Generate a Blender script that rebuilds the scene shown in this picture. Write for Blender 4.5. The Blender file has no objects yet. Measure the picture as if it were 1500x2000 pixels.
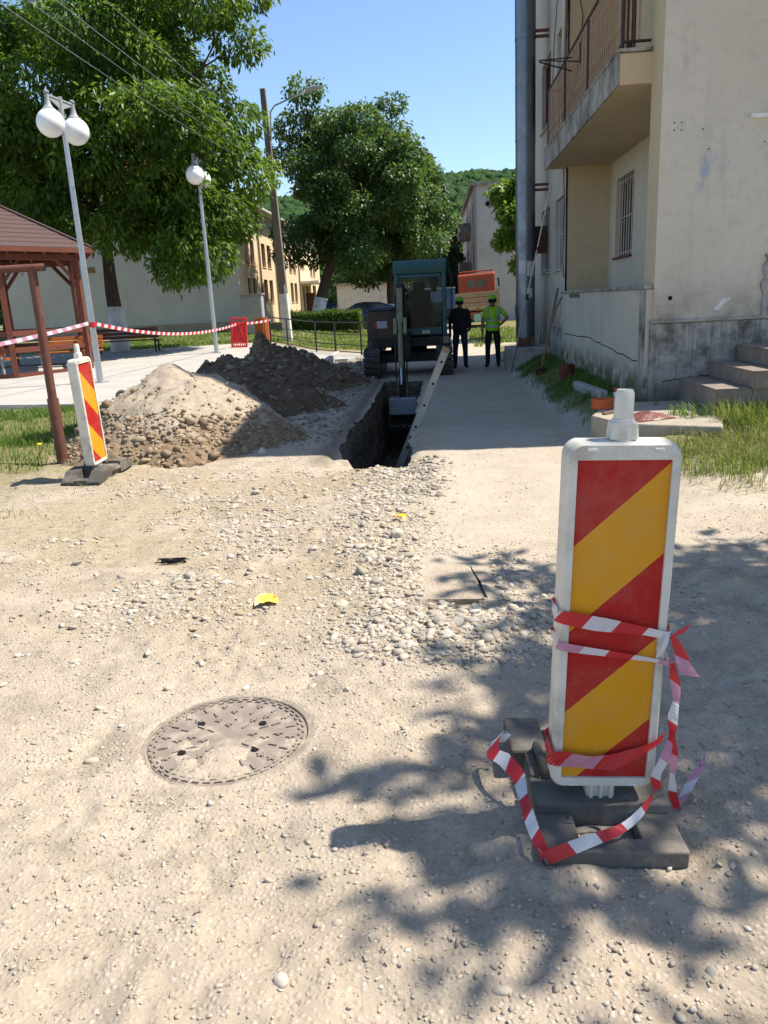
import bpy, bmesh, math, random
import numpy as np
from mathutils import Vector, Matrix, Euler
R = math.radians
random.seed(7)
sc = bpy.context.scene
C = sc.collection

# ------------------------------------------------------------------ camera, sky, sun, exposure
cam_d = bpy.data.cameras.new('camera'); cam = bpy.data.objects.new('camera', cam_d); C.objects.link(cam)
cam_d.sensor_fit = 'HORIZONTAL'; cam_d.sensor_width = 36; cam_d.lens = 36
cam_d.clip_start = 0.05; cam_d.clip_end = 4000
right = Vector((0.99681652, 0.06285167, -0.04905612)); upv = Vector((0.03067646, 0.26557414, 0.96360227)); fwd = Vector((-0.07359205, 0.96203952, -0.26280062))
cam.matrix_world = Matrix(((right.x, upv.x, -fwd.x, 0), (right.y, upv.y, -fwd.y, 0), (right.z, upv.z, -fwd.z, 1.6), (0, 0, 0, 1)))
sc.camera = cam
SUN_EL, SUN_AZ = R(58), R(80.5)      # azimuth from +Y towards +X
world = bpy.data.worlds.new('World'); sc.world = world; world.use_nodes = True
wn = world.node_tree.nodes; wl = world.node_tree.links
sky = wn.new('ShaderNodeTexSky'); sky.sky_type = 'NISHITA'; sky.sun_disc = False
sky.sun_elevation = SUN_EL; sky.sun_rotation = SUN_AZ; sky.air_density = 1.0; sky.dust_density = 0.6; sky.ozone_density = 3.6; sky.altitude = 300
wl.new(sky.outputs[0], wn['Background'].inputs[0]); wn['Background'].inputs[1].default_value = 0.11
sun_d = bpy.data.lights.new('sun', 'SUN'); sun = bpy.data.objects.new('sun', sun_d); C.objects.link(sun)
sun_d.energy = 4.4; sun_d.angle = R(0.55); sun_d.color = (1.0, 0.93, 0.82)
to_sun = Vector((math.sin(SUN_AZ)*math.cos(SUN_EL), math.cos(SUN_AZ)*math.cos(SUN_EL), math.sin(SUN_EL)))
sun.rotation_euler = to_sun.to_track_quat('Z', 'Y').to_euler()
sc.view_settings.view_transform = 'Standard'; sc.view_settings.look = 'None'
sc.view_settings.exposure = 1.0; sc.view_settings.gamma = 1.0; sc.view_settings.use_curve_mapping = False

# ------------------------------------------------------------------ helpers
def ss(t):
    t = np.clip(t, 0, 1); return t*t*(3-2*t)
def hsh(ix, iy, seed):
    n = (ix.astype(np.int64)*374761393 + iy.astype(np.int64)*668265263 + seed*974711) & 0x7fffffff
    n = ((n ^ (n >> 13))*1274126177) & 0x7fffffff
    return ((n ^ (n >> 16)) & 0xffff)/65535.0
def vn(x, y, seed=0):
    x = np.asarray(x, float); y = np.asarray(y, float)
    ix = np.floor(x); iy = np.floor(y); fx = x-ix; fy = y-iy
    fx = fx*fx*(3-2*fx); fy = fy*fy*(3-2*fy)
    a = hsh(ix, iy, seed); b = hsh(ix+1, iy, seed); c = hsh(ix, iy+1, seed); d = hsh(ix+1, iy+1, seed)
    return (a*(1-fx)+b*fx)*(1-fy)+(c*(1-fx)+d*fx)*fy
def fbm(x, y, seed=0, oct=4):
    s = 0; amp = .5; f = 1.0; t = 0
    for o in range(oct):
        s = s+amp*vn(np.asarray(x)*f, np.asarray(y)*f, seed+o*17); t += amp; amp *= .5; f *= 2.03
    return s/t

def terr(x, y):          # large-scale ground height
    x = np.asarray(x, float); y = np.asarray(y, float)
    bank = .31*ss((x-1.5)/.85)*ss((y-5.3)/2.7)*(1-.5*ss((y-16)/6))*(1-ss((y-24)/6))
    left = np.minimum(.8, .02*np.maximum(0, y-20))*ss((-x-2)/6)
    return bank+left
def tz(x, y): return float(terr(x, y))

def tag(o, label=None, cat=None, group=None, kind=None):
    if label: o['label'] = label
    if cat: o['category'] = cat
    if group: o['group'] = group
    if kind: o['kind'] = kind
    return o
def thing(name, label, cat, loc=(0, 0, 0), rot=(0, 0, 0), group=None):
    o = bpy.data.objects.new(name, None); C.objects.link(o); o.empty_display_size = .2
    o.location = loc; o.rotation_euler = rot
    return tag(o, label, cat, group)
def root_of(o):
    while o.parent: o = o.parent
    return o

def mesh_np(name, V, F, mats, parent=None, smooth=False, attr=None, world=False, midx=None):
    V = np.asarray(V, np.float32); F = np.asarray(F, np.int32); k = F.shape[1]
    if world and parent is not None:
        V = V-np.array(root_of(parent).location, np.float32)
    me = bpy.data.meshes.new(name)
    me.vertices.add(len(V)); me.vertices.foreach_set('co', V.ravel())
    me.loops.add(F.size); me.loops.foreach_set('vertex_index', F.ravel())
    me.polygons.add(len(F)); me.polygons.foreach_set('loop_start', np.arange(0, F.size, k, dtype=np.int32))
    me.polygons.foreach_set('loop_total', np.full(len(F), k, np.int32))
    if midx is not None: me.polygons.foreach_set('material_index', np.asarray(midx, np.int32))
    me.update(calc_edges=True)
    if smooth: me.polygons.foreach_set('use_smooth', np.ones(len(F), bool))
    if attr:
        for an, av in attr.items():
            a = me.attributes.new(an, 'FLOAT_COLOR', 'POINT')
            av = np.asarray(av, np.float32)
            if av.ndim == 1: av = np.stack([av, av, av, np.ones_like(av)], 1)
            a.data.foreach_set('color', av.ravel())
    for m in (mats if isinstance(mats, (list, tuple)) else [mats]): me.materials.append(m)
    o = bpy.data.objects.new(name, me); C.objects.link(o)
    if parent is not None: o.parent = parent
    return o

class MB:
    def __init__(s): s.v = []; s.f = []; s.m = []
    def add(s, vs, fs, mi=0):
        b = len(s.v); s.v += [Vector(v) for v in vs]; s.f += [[b+i for i in f] for f in fs]; s.m += [mi]*len(fs); return s
    def box(s, c, d, rot=None, mi=0, taper=1.0):
        hx, hy, hz = d[0]/2, d[1]/2, d[2]/2
        vs = [Vector((x*hx*(taper if z > 0 else 1), y*hy*(taper if z > 0 else 1), z*hz)) for z in (-1, 1) for x, y in ((-1, -1), (1, -1), (1, 1), (-1, 1))]
        if rot is not None:
            M = rot if isinstance(rot, Matrix) else Euler(rot).to_matrix()
            vs = [M @ v for v in vs]
        c = Vector(c)
        return s.add([v+c for v in vs], [(3, 2, 1, 0), (4, 5, 6, 7), (0, 1, 5, 4), (1, 2, 6, 5), (2, 3, 7, 6), (3, 0, 4, 7)], mi)
    def bb(s, x0, x1, y0, y1, z0, z1, mi=0):
        return s.box(((x0+x1)/2, (y0+y1)/2, (z0+z1)/2), (x1-x0, y1-y0, z1-z0), None, mi)
    def tube(s, pts, rad, seg=10, cap=True, mi=0, flat=None):
        pts = [Vector(p) for p in pts]; n = len(pts)
        rad = rad if isinstance(rad, (list, tuple)) else [rad]*n
        vs = []; fs = []; prev = None
        for i, p in enumerate(pts):
            d = (pts[min(i+1, n-1)]-pts[max(i-1, 0)])
            d = d.normalized() if d.length > 1e-9 else Vector((0, 0, 1))
            if prev is None:
                a = Vector((1, 0, 0)) if abs(d.x) < .9 else Vector((0, 1, 0))
                u = (a-d*a.dot(d)).normalized()
            else:
                u = (prev-d*prev.dot(d)); u = u.normalized() if u.length > 1e-6 else prev
            prev = u; w = d.cross(u)
            for k in range(seg):
                t = 2*math.pi*k/seg
                vs.append(p+(u*math.cos(t)+w*math.sin(t)*(flat or 1))*rad[i])
        for i in range(n-1):
            for k in range(seg):
                a = i*seg+k; b = i*seg+(k+1) % seg
                fs.append((a, b, b+seg, a+seg))
        if cap: fs.append(tuple(reversed(range(seg)))); fs.append(tuple(range((n-1)*seg, n*seg)))
        return s.add(vs, fs, mi)
    def lathe(s, prof, c=(0, 0, 0), seg=24, mi=0, cap=True):
        vs = []; fs = []; c = Vector(c)
        for r, z in prof:
            for k in range(seg):
                t = 2*math.pi*k/seg; vs.append(c+Vector((r*math.cos(t), r*math.sin(t), z)))
        n = len(prof)
        for i in range(n-1):
            for k in range(seg):
                a = i*seg+k; b = i*seg+(k+1) % seg; fs.append((a, b, b+seg, a+seg))
        if cap: fs.append(tuple(reversed(range(seg)))); fs.append(tuple(range((n-1)*seg, n*seg)))
        return s.add(vs, fs, mi)
    def prism(s, poly, ax, a0, a1, mi=0):      # polygon in the two other axes, extruded along ax
        def mk(p, a):
            return {'x': (a, p[0], p[1]), 'y': (p[0], a, p[1]), 'z': (p[0], p[1], a)}[ax]
        n = len(poly)
        vs = [mk(p, a0) for p in poly]+[mk(p, a1) for p in poly]
        fs = [tuple(range(n)), tuple(reversed(range(n, 2*n)))]+[(i, i+n, (i+1) % n+n, (i+1) % n) for i in range(n)]
        return s.add(vs, fs, mi)
    def ball(s, c, r, seg=16, rings=10, mi=0, sq=(1, 1, 1)):
        prof = []
        vs = []; fs = []; c = Vector(c)
        for i in range(rings+1):
            ph = math.pi*i/rings
            for k in range(seg):
                t = 2*math.pi*k/seg
                vs.append(c+Vector((r*sq[0]*math.sin(ph)*math.cos(t), r*sq[1]*math.sin(ph)*math.sin(t), -r*sq[2]*math.cos(ph))))
        for i in range(rings):
            for k in range(seg):
                a = i*seg+k; b = i*seg+(k+1) % seg; fs.append((a, b, b+seg, a+seg))
        return s.add(vs, fs, mi)
    def build(s, name, mats, parent=None, smooth=False, bevel=0, world=False, fix=True, seg=2, label=None):
        off = Vector(root_of(parent).location) if (world and parent is not None) else Vector((0, 0, 0))
        me = bpy.data.meshes.new(name)
        me.from_pydata([tuple(v-off) for v in s.v], [], s.f)
        for m in (mats if isinstance(mats, (list, tuple)) else [mats]): me.materials.append(m)
        me.polygons.foreach_set('material_index', s.m)
        if fix:
            bm = bmesh.new(); bm.from_mesh(me); bmesh.ops.remove_doubles(bm, verts=bm.verts, dist=1e-6)
            bmesh.ops.recalc_face_normals(bm, faces=bm.faces); bm.to_mesh(me); bm.free()
        me.update()
        o = bpy.data.objects.new(name, me); C.objects.link(o)
        if parent is not None: o.parent = parent
        if smooth:
            me.polygons.foreach_set('use_smooth', [True]*len(me.polygons))
            if smooth == 'auto':
                try: me.set_sharp_from_angle(angle=R(40))
                except Exception: pass
        if bevel:
            b = o.modifiers.new('bevel', 'BEVEL'); b.width = bevel; b.segments = seg; b.limit_method = 'ANGLE'; b.angle_limit = R(40)
        if label: o['label'] = label
        return o

def copy_tree(o, parent=None):
    c = o.copy(); C.objects.link(c)
    if parent is not None: c.parent = parent
    for ch in list(o.children): copy_tree(ch, c)
    return c
def share(o, loc, parent, rot=None, name=None):     # a further alike piece, same mesh data
    c = bpy.data.objects.new(name or o.name.split('.')[0], o.data); C.objects.link(c); c.parent = parent; c.location = loc
    if rot: c.rotation_euler = rot
    for m in o.modifiers:
        k = c.modifiers.new(m.name, m.type)
        if m.type == 'BEVEL': k.width = m.width; k.segments = m.segments; k.limit_method = m.limit_method; k.angle_limit = m.angle_limit
    return c

# ------------------------------------------------------------------ materials
def srgb(*c): return tuple(((x/255)/12.92 if x/255 <= .04045 else ((x/255+.055)/1.055)**2.4) for x in c)
class Mt:
    def __init__(s, name):
        s.m = bpy.data.materials.new(name); s.m.use_nodes = True; s.n = s.m.node_tree.nodes; s.l = s.m.node_tree.links
        s.p = s.n['Principled BSDF']; s.co = None
    def coord(s, kind='Object'):
        if s.co is None: s.co = {}
        if kind not in s.co:
            if kind == 'World':
                s.co[kind] = s.n.new('ShaderNodeNewGeometry').outputs['Position']
            else: s.co[kind] = s.n.new('ShaderNodeTexCoord').outputs[kind]
        return s.co[kind]
    def mapped(s, scale=(1, 1, 1), kind='Object'):
        mp = s.n.new('ShaderNodeMapping'); mp.inputs['Scale'].default_value = scale; s.l.new(s.coord(kind), mp.inputs[0]); return mp.outputs[0]
    def noise(s, scale, detail=5, rough=.6, vec=None, kind='Object', dist=0):
        t = s.n.new('ShaderNodeTexNoise'); t.inputs['Scale'].default_value = scale; t.inputs['Detail'].default_value = detail
        t.inputs['Roughness'].default_value = rough; t.inputs['Distortion'].default_value = dist
        s.l.new(vec if vec is not None else s.coord(kind), t.inputs['Vector']); return t.outputs['Fac']
    def voro(s, scale, feat='F1', vec=None, kind='Object', out='Distance'):
        t = s.n.new('ShaderNodeTexVoronoi'); t.feature = feat; t.inputs['Scale'].default_value = scale
        s.l.new(vec if vec is not None else s.coord(kind), t.inputs['Vector']); return t.outputs[out]
    def ramp(s, fac, stops):
        r = s.n.new('ShaderNodeValToRGB'); e = r.color_ramp.elements
        while len(e) < len(stops): e.new(.5)
        for i, (p, c) in enumerate(stops):
            e[i].position = p; e[i].color = (c if hasattr(c, '__len__') else (c, c, c))[:3]+(1,) if hasattr(c, '__len__') else (c, c, c, 1)
        s.l.new(fac, r.inputs[0]); return r.outputs[0]
    def mix(s, fac, a, b, mode='MIX'):
        m = s.n.new('ShaderNodeMix'); m.data_type = 'RGBA'; m.blend_type = mode
        for sock, v in ((m.inputs[0], fac), (m.inputs[6], a), (m.inputs[7], b)):
            if isinstance(v, (int, float)): sock.default_value = v
            elif isinstance(v, tuple): sock.default_value = v[:3]+(1,)
            else: s.l.new(v, sock)
        return m.outputs[2]
    def math(s, op, a, b=0.0, clamp=False):
        m = s.n.new('ShaderNodeMath'); m.operation = op; m.use_clamp = clamp
        for i, v in enumerate((a, b)):
            if isinstance(v, (int, float)): m.inputs[i].default_value = v
            else: s.l.new(v, m.inputs[i])
        return m.outputs[0]
    def xyz(s, kind='Object'):
        x = s.n.new('ShaderNodeSeparateXYZ'); s.l.new(s.coord(kind), x.inputs[0]); return x.outputs
    def attr(s, name):
        a = s.n.new('ShaderNodeAttribute'); a.attribute_name = name; return a.outputs['Color']
    def sep(s, col):
        x = s.n.new('ShaderNodeSeparateColor'); s.l.new(col, x.inputs[0]); return x.outputs
    def rng(s, v, a, b):      # smooth 0..1 between a and b
        m = s.n.new('ShaderNodeMapRange'); m.interpolation_type = 'SMOOTHSTEP'
        s.l.new(v, m.inputs[0]); m.inputs[1].default_value = a; m.inputs[2].default_value = b; return m.outputs[0]
    def bump(s, h, strength=.3, dist=.01, prev=None):
        b = s.n.new('ShaderNodeBump'); b.inputs['Strength'].default_value = strength; b.inputs['Distance'].default_value = dist
        s.l.new(h, b.inputs['Height'])
        if prev is not None: s.l.new(prev, b.inputs['Normal'])
        return b.outputs[0]
    def out(s, col=None, rough=.8, metal=0, nor=None, spec=.3):
        if col is not None:
            if isinstance(col, tuple): s.p.inputs['Base Color'].default_value = col[:3]+(1,)
            else: s.l.new(col, s.p.inputs['Base Color'])
        if isinstance(rough, (int, float)): s.p.inputs['Roughness'].default_value = rough
        else: s.l.new(rough, s.p.inputs['Roughness'])
        s.p.inputs['Metallic'].default_value = metal; s.p.inputs['Specular IOR Level'].default_value = spec
        if nor is not None: s.l.new(nor, s.p.inputs['Normal'])
        return s.m
def simple(name, c, c2=None, scale=6, rough=.7, metal=0, bump=.15, bscale=40, spec=.3, dist=.004, dirt=None, dscale=3):
    m = Mt(name); c2 = c2 or tuple(x*.75 for x in c)
    col = m.ramp(m.noise(scale), [(.3, c2), (.7, c)])
    if dirt: col = m.mix(m.ramp(m.noise(dscale, 6, .7), [(.5, 0.0), (.72, .85)]), col, dirt)
    nor = m.bump(m.noise(bscale, 4), bump, dist) if bump else None
    return m.out(col, rough, metal, nor, spec)
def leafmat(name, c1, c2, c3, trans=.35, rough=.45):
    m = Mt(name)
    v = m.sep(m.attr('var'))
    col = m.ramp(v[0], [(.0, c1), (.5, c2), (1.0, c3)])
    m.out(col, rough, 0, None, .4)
    t = m.n.new('ShaderNodeBsdfTranslucent'); m.l.new(m.mix(.5, col, (.25, .38, .03)), t.inputs[0])
    mx = m.n.new('ShaderNodeMixShader'); mx.inputs[0].default_value = trans
    m.l.new(m.p.outputs[0], mx.inputs[1]); m.l.new(t.outputs[0], mx.inputs[2]); m.l.new(mx.outputs[0], m.n['Material Output'].inputs[0])
    return m.m

DUST = (.47, .405, .315)
M = {}
# ground
m = Mt('dusty_ground'); W = 'World'
z = m.sep(m.attr('zone'))
n1 = m.noise(1.3, 6, .65, kind=W); n2 = m.noise(14, 6, .7, kind=W); n3 = m.noise(90, 4, .7, kind=W); vor = m.voro(55, kind=W); vor2 = m.voro(120, kind=W)
vcol = m.sep(m.voro(55, kind=W, out='Color'))[0]
dusty = m.ramp(n1, [(.25, (.37, .302, .225)), (.55, (.455, .378, .288)), (.8, (.525, .448, .352))])
dusty = m.mix(m.ramp(n2, [(.35, .45), (.62, 0.0)]), dusty, (.30, .25, .185))
dusty = m.mix(m.ramp(m.noise(170, 4, .8, kind=W), [(.36, .32), (.48, 0.0)]), dusty, (.28, .225, .165))
grain = m.ramp(vcol, [(.0, (.30, .255, .20)), (.5, (.50, .44, .35)), (.85, (.56, .50, .42)), (1, (.70, .66, .58))])
dusty = m.mix(m.math('MULTIPLY', m.ramp(vor, [(.15, .75), (.55, 0.0)]), m.ramp(n2, [(.3, 1.0), (.7, .25)])), dusty, grain)
smoothc = m.ramp(m.noise(2.2, 7, .7, kind=W), [(.3, (.365, .31, .24)), (.7, (.47, .405, .32))])
smoothc = m.mix(m.ramp(m.noise(30, 5, .75, kind=W), [(.36, .5), (.5, 0.0)]), smoothc, (.25, .21, .16))
crumb = m.ramp(m.noise(3.3, 7, .72, kind=W), [(.50, 0.0), (.60, .8)])
dusty = m.mix(crumb, dusty, m.ramp(n3, [(.3, (.22, .18, .13)), (.7, (.40, .34, .26))]))
dusty = m.mix(m.sep(m.attr('spill'))[0], dusty, m.mix(m.ramp(vor2, [(.1, .6), (.5, 0.0)]), m.ramp(n2, [(.3, (.22, .17, .105)), (.5, (.33, .265, .175)), (.75, (.43, .36, .255))]), (.46, .40, .31)))
col = m.mix(z[1], dusty, smoothc)
dry = m.ramp(m.noise(7, 6, .7, kind=W), [(.35, (.085, .10, .03)), (.55, (.20, .17, .075)), (.75, (.30, .24, .13))])
col = m.mix(m.math('MULTIPLY', z[0], m.ramp(m.noise(3.5, 5, .7, kind=W), [(.25, .65), (.5, 1.0)])), col, dry)
col = m.mix(z[2], col, m.ramp(n2, [(.35, (.10, .085, .065)), (.7, (.22, .19, .15))]))
hgt = m.math('ADD', m.math('MULTIPLY', n3, .5), m.math('MULTIPLY', m.ramp(vor, [(0, 1.0), (.5, 0.0)]), m.math('SUBTRACT', 1.0, m.math('MULTIPLY', z[1], .85))))
M['ground'] = m.out(col, .95, 0, m.bump(m.noise(26, 8, .78, kind=W), .42, .03, m.bump(m.noise(210, 5, .8, kind=W), .45, .005, m.bump(hgt, .6, .009))), .12)
M['trench'] = (lambda m: m.out(m.ramp(m.noise(5, 6, .7, m.mapped((1, 1, 2.5))), [(.3, (.07, .06, .05)), (.5, (.16, .135, .105)), (.7, (.30, .26, .205))]), .95, 0, m.bump(m.noise(18, 6, .75), .9, .05), .1))(Mt('trench_soil'))
M['sand'] = (lambda m: m.out(m.mix(m.math('MULTIPLY', m.rng(m.math('ADD', m.xyz()[2], m.math('MULTIPLY', m.noise(3, 6, .75), 1.0)), .98, .66), m.rng(m.xyz()[1], .3, -.4)), m.ramp(m.noise(9, 6, .7), [(.3, (.27, .22, .16)), (.55, (.37, .31, .235)), (.8, (.44, .385, .30))]), m.ramp(m.noise(12, 6, .7), [(.3, (.13, .09, .055)), (.7, (.30, .22, .14))])), .95, 0, m.bump(m.noise(60, 5, .75), .6, .012, m.bump(m.noise(11, 5, .7), .5, .05)), .1))(Mt('sandy_soil'))
M['clay'] = (lambda m: m.out(m.ramp(m.noise(8, 6, .7), [(.3, (.10, .07, .045)), (.55, (.20, .15, .10)), (.8, (.31, .245, .17))]), .95, 0, m.bump(m.noise(40, 5, .75), .7, .015), .1))(Mt('brown_clay'))
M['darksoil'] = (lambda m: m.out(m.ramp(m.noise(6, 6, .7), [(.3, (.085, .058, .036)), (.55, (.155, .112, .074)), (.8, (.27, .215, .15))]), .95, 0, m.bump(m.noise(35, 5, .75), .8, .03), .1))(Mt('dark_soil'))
m = Mt('pebble'); col = m.attr('var')
M['pebble'] = m.out(m.mix(m.ramp(m.noise(60, 4, .7, kind=W), [(.4, 0.35), (.65, 0.0)]), col, (.33, .28, .215)), .85, 0, m.bump(m.noise(120, 3, kind=W), .25, .003), .25)
M['pave'] = (lambda m: m.out(m.mix(m.ramp(m.noise(18, 5, .7), [(.38, .5), (.5, 0.0)]), m.ramp(m.noise(.9, 6, .6), [(.3, (.35, .33, .295)), (.7, (.43, .41, .37))]), (.25, .225, .19)), .9, 0, m.bump(m.noise(50, 4), .2, .005), .15))(Mt('pale_paving'))
M['concrete'] = simple('concrete', (.40, .38, .34), (.27, .255, .225), 5, .9, bump=.4, bscale=45, dirt=(.17, .15, .12))
M['kerb'] = simple('kerb_concrete', (.42, .41, .39), (.33, .32, .30), 5, .9, bump=.3)
M['stonegrey'] = simple('slab_dirt', (.36, .315, .245), (.27, .235, .18), 9, .95, bump=.5, bscale=30, dist=.01)
M['clod'] = M['clay']

# plaster of the near block
def plaster(name, c1, c2, mould=True, graffiti=False):
    m = Mt(name); x, y, zz = m.xyz(W)[:3]
    col = m.ramp(m.noise(.8, 6, .6, kind=W), [(.3, c2), (.7, c1)])
    col = m.mix(m.ramp(m.noise(9, 6, .75, kind=W), [(.33, .35), (.5, 0.0)]), col, tuple(v*.72 for v in c2))
    st = m.noise(3.2, 6, .7, m.mapped((1, 1, .13), W))
    col = m.mix(m.ramp(st, [(.58, 0.0), (.78, .38)]), col, (.22, .19, .145))
    if mould:
        low = m.rng(zz, 1.9, .95); pat = m.ramp(m.noise(1.7, 6, .7, kind=W), [(.42, 0.0), (.62, 1.0)])
        col = m.mix(m.math('MULTIPLY', m.math('MULTIPLY', low, pat), .75), col, (.12, .095, .06))
    if graffiti:
        mx = m.math('MULTIPLY', m.rng(x, 2.83, 2.95), m.rng(x, 3.42, 3.3)); mz = m.math('MULTIPLY', m.rng(zz, 2.5, 2.62), m.rng(zz, 3.05, 2.93))
        sm = m.ramp(m.noise(6, 5, .7, m.mapped((2.2, 1, .5), W)), [(.47, 0.0), (.62, .6)])
        col = m.mix(m.math('MULTIPLY', m.math('MULTIPLY', mx, mz), sm), col, (.20, .29, .47))
    nor = m.bump(m.noise(140, 3, .6, kind=W), .35, .004, m.bump(m.noise(6, 5, .6, kind=W), .3, .02))
    return m.out(col, .93, 0, nor, .15)
M['plaster'] = plaster('grey_beige_plaster', (.61, .555, .465), (.52, .47, .39), True, True)
M['plaster_l'] = plaster('beige_loggia_plaster', (.58, .52, .42), (.49, .44, .35), False)
M['plaster_o'] = plaster('ochre_bounce_plaster', (.58, .47, .31), (.49, .39, .25), False)  # ochre walls; also paints warm bounce light on pilaster and balcony slab
M['plaster_w'] = plaster('worn_white_plaster', (.55, .50, .42), (.39, .355, .30), True)
m = Mt('mouldy_plinth'); x, y, zz = m.xyz(W)[:3]
col = m.ramp(m.noise(2.5, 7, .75, kind=W), [(.32, (.06, .056, .048)), (.42, (.20, .188, .165)), (.54, (.38, .365, .33)), (.75, (.50, .475, .43))])
col = m.mix(m.math('MULTIPLY', m.rng(zz, .75, .35), m.ramp(m.noise(5, 6, .7, kind=W), [(.4, 0.0), (.6, .9)])), col, (.075, .08, .035))
col = m.mix(m.ramp(m.noise(14, 4, .7, m.mapped((2, 2, .12), W)), [(.5, 0.0), (.62, .5)]), col, (.10, .095, .085))
M['plinth'] = m.out(col, .93, 0, m.bump(m.noise(30, 5, .75, m.mapped((2, 2, .6), W)), .8, .015), .15)
m = Mt('parapet_plaster'); x, y, zz = m.xyz(W)[:3]
col = m.ramp(m.noise(1.2, 6, .6, kind=W), [(.3, (.44, .395, .315)), (.7, (.53, .48, .39))])
col = m.mix(m.math('MULTIPLY', m.rng(zz, .85, .45), m.ramp(m.noise(4, 6, .75, kind=W), [(.36, 0.0), (.55, .95)])), col, (.085, .085, .035))
col = m.mix(m.ramp(m.noise(5, 6, .7, m.mapped((1, 1.6, .1), W)), [(.57, 0.0), (.7, .6)]), col, (.14, .125, .10))
M['parapet'] = m.out(col, .93, 0, m.bump(m.noise(80, 4, .6, kind=W), .3, .006), .15)
m = Mt('stained_edge')
M['slabedge'] = m.out(m.ramp(m.noise(4, 7, .75, m.mapped((1, 1, .6), W)), [(.35, (.10, .09, .075)), (.5, (.27, .25, .21)), (.66, (.44, .41, .36))]), .93, 0, m.bump(m.noise(40, 4, kind=W), .4, .006), .15)
M['tile'] = simple('brown_step_tile', (.245, .20, .165), (.19, .155, .128), 7, .6, bump=.15, bscale=60, dirt=(.30, .26, .21), dscale=6)
M['mortar'] = simple('grey_mortar', (.30, .27, .225), None, 9, .95, bump=.5)
M['glass_dark'] = (lambda m: m.out((.02, .024, .028), .08, 0, None, .6))(Mt('dark_window_glass'))
M['wood_red'] = simple('brown_red_frame', (.14, .05, .035), (.09, .035, .026), 12, .6)
M['bar_white'] = simple('white_bar_paint', (.62, .60, .55), (.42, .38, .32), 20, .6)
M['rail_tan'] = simple('rusty_tan_bar', (.46, .32, .215), (.27, .155, .10), 9, .7, dirt=(.10, .07, .05), dscale=7)
M['dark_iron'] = simple('dark_iron', (.035, .033, .032), (.055, .042, .034), 14, .6, .3)
M['galv'] = simple('galvanised_steel', (.50, .52, .54), (.40, .42, .44), 8, .42, .75, bump=.05, spec=.5)
m = Mt('chimney_steel')
M['flue'] = m.out(m.ramp(m.noise(2.2, 6, .65, m.mapped((1, 1, .5))), [(.3, (.14, .155, .175)), (.7, (.25, .27, .29))]), m.ramp(m.noise(7, 5), [(.3, .30), (.7, .5)]), .85, m.bump(m.noise(4, 3), .15, .02), .5)
M['rust'] = simple('rusty_brown_paint', (.15, .058, .038), (.105, .042, .03), 8, .6, bump=.2, dirt=(.17, .10, .055), dscale=5)
M['rusty'] = simple('rust', (.16, .085, .05), (.09, .045, .03), 9, .85, bump=.4)
M['black_metal'] = simple('black_railing_paint', (.018, .018, .02), (.03, .03, .032), 10, .45)
M['white_globe'] = (lambda m: (m.out((.86, .86, .85), .28, 0, None, .5)))(Mt('opal_globe'))
M['lampgrey'] = simple('light_grey_plastic', (.30, .31, .32), (.25, .26, .27), 6, .5, bump=.05)
M['white_plastic'] = simple('white_plastic', (.66, .63, .55), (.56, .53, .45), 7, .45, bump=.06, spec=.4, dirt=(.30, .27, .22), dscale=5)
M['rubber'] = simple('grey_rubber', (.15, .135, .115), (.10, .092, .08), 9, .9, bump=.35, bscale=70, dirt=(.29, .25, .195), dscale=5)
M['rubber_br'] = simple('dusty_rubber', (.10, .093, .082), (.06, .056, .05), 7, .9, bump=.4, bscale=60, dirt=(.26, .225, .17), dscale=3)
def stripes(name, sgn):
    m = Mt(name); x, y, zz = m.xyz('Object')[:3]
    f = m.math('ADD', m.math('MULTIPLY', x, .95*sgn), m.math('MULTIPLY', zz, -1.0))
    f = m.math('ADD', f, 20.0)
    f = m.math('FRACT', m.math('ADD', m.math('DIVIDE', f, .52), .5 if sgn > 0 else .42))
    s_ = m.math('LESS_THAN', f, .5)
    red = m.ramp(m.noise(3), [(.3, (.36, .012, .010)), (.7, (.41, .018, .013))])
    yel = m.ramp(m.noise(4), [(.3, (.60, .255, .005)), (.7, (.66, .30, .008))])
    col = m.mix(s_, red, yel)
    scr = m.ramp(m.noise(7, 6, .8, m.mapped((3, 1, .7))), [(.63, 0.0), (.68, .6)])
    col = m.mix(scr, col, (.10, .06, .03))
    col = m.mix(m.ramp(m.noise(2.3, 7, .75), [(.45, 0.0), (.75, .28)]), col, (.40, .34, .26))
    col = m.mix(m.ramp(m.voro(34), [(.02, .8), (.05, 0.0)]), col, (.5, .45, .36))
    return m.out(col, .5, 0, m.bump(m.noise(5, 3), .04, .01), .2)
M['stripe_a'] = stripes('striped_sheet_rising', 1); M['stripe_b'] = stripes('striped_sheet_falling', -1)
def thin(name, c, tr=.25):
    m = Mt(name); m.out(m.ramp(m.noise(9), [(.3, tuple(v*.85 for v in c)), (.7, c)]), .4, 0, None, .4)
    t = m.n.new('ShaderNodeBsdfTranslucent'); t.inputs[0].default_value = c[:3]+(1,)
    mx = m.n.new('ShaderNodeMixShader'); mx.inputs[0].default_value = tr
    m.l.new(m.p.outputs[0], mx.inputs[1]); m.l.new(t.outputs[0], mx.inputs[2]); m.l.new(mx.outputs[0], m.n['Material Output'].inputs[0]); return m.m
M['tape_r'] = thin('red_tape', (.62, .035, .04)); M['tape_w'] = thin('white_tape', (.74, .72, .73))
M['tape_p'] = thin('pink_faded_tape', (.62, .30, .42))
M['iron'] = simple('cast_iron', (.26, .215, .175), (.18, .15, .124), 12, .9, 0, bump=.3, bscale=120, dirt=(.41, .345, .265), dscale=11)
M['black'] = (lambda m: m.out((.006, .006, .006), .9))(Mt('black_void'))
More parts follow.
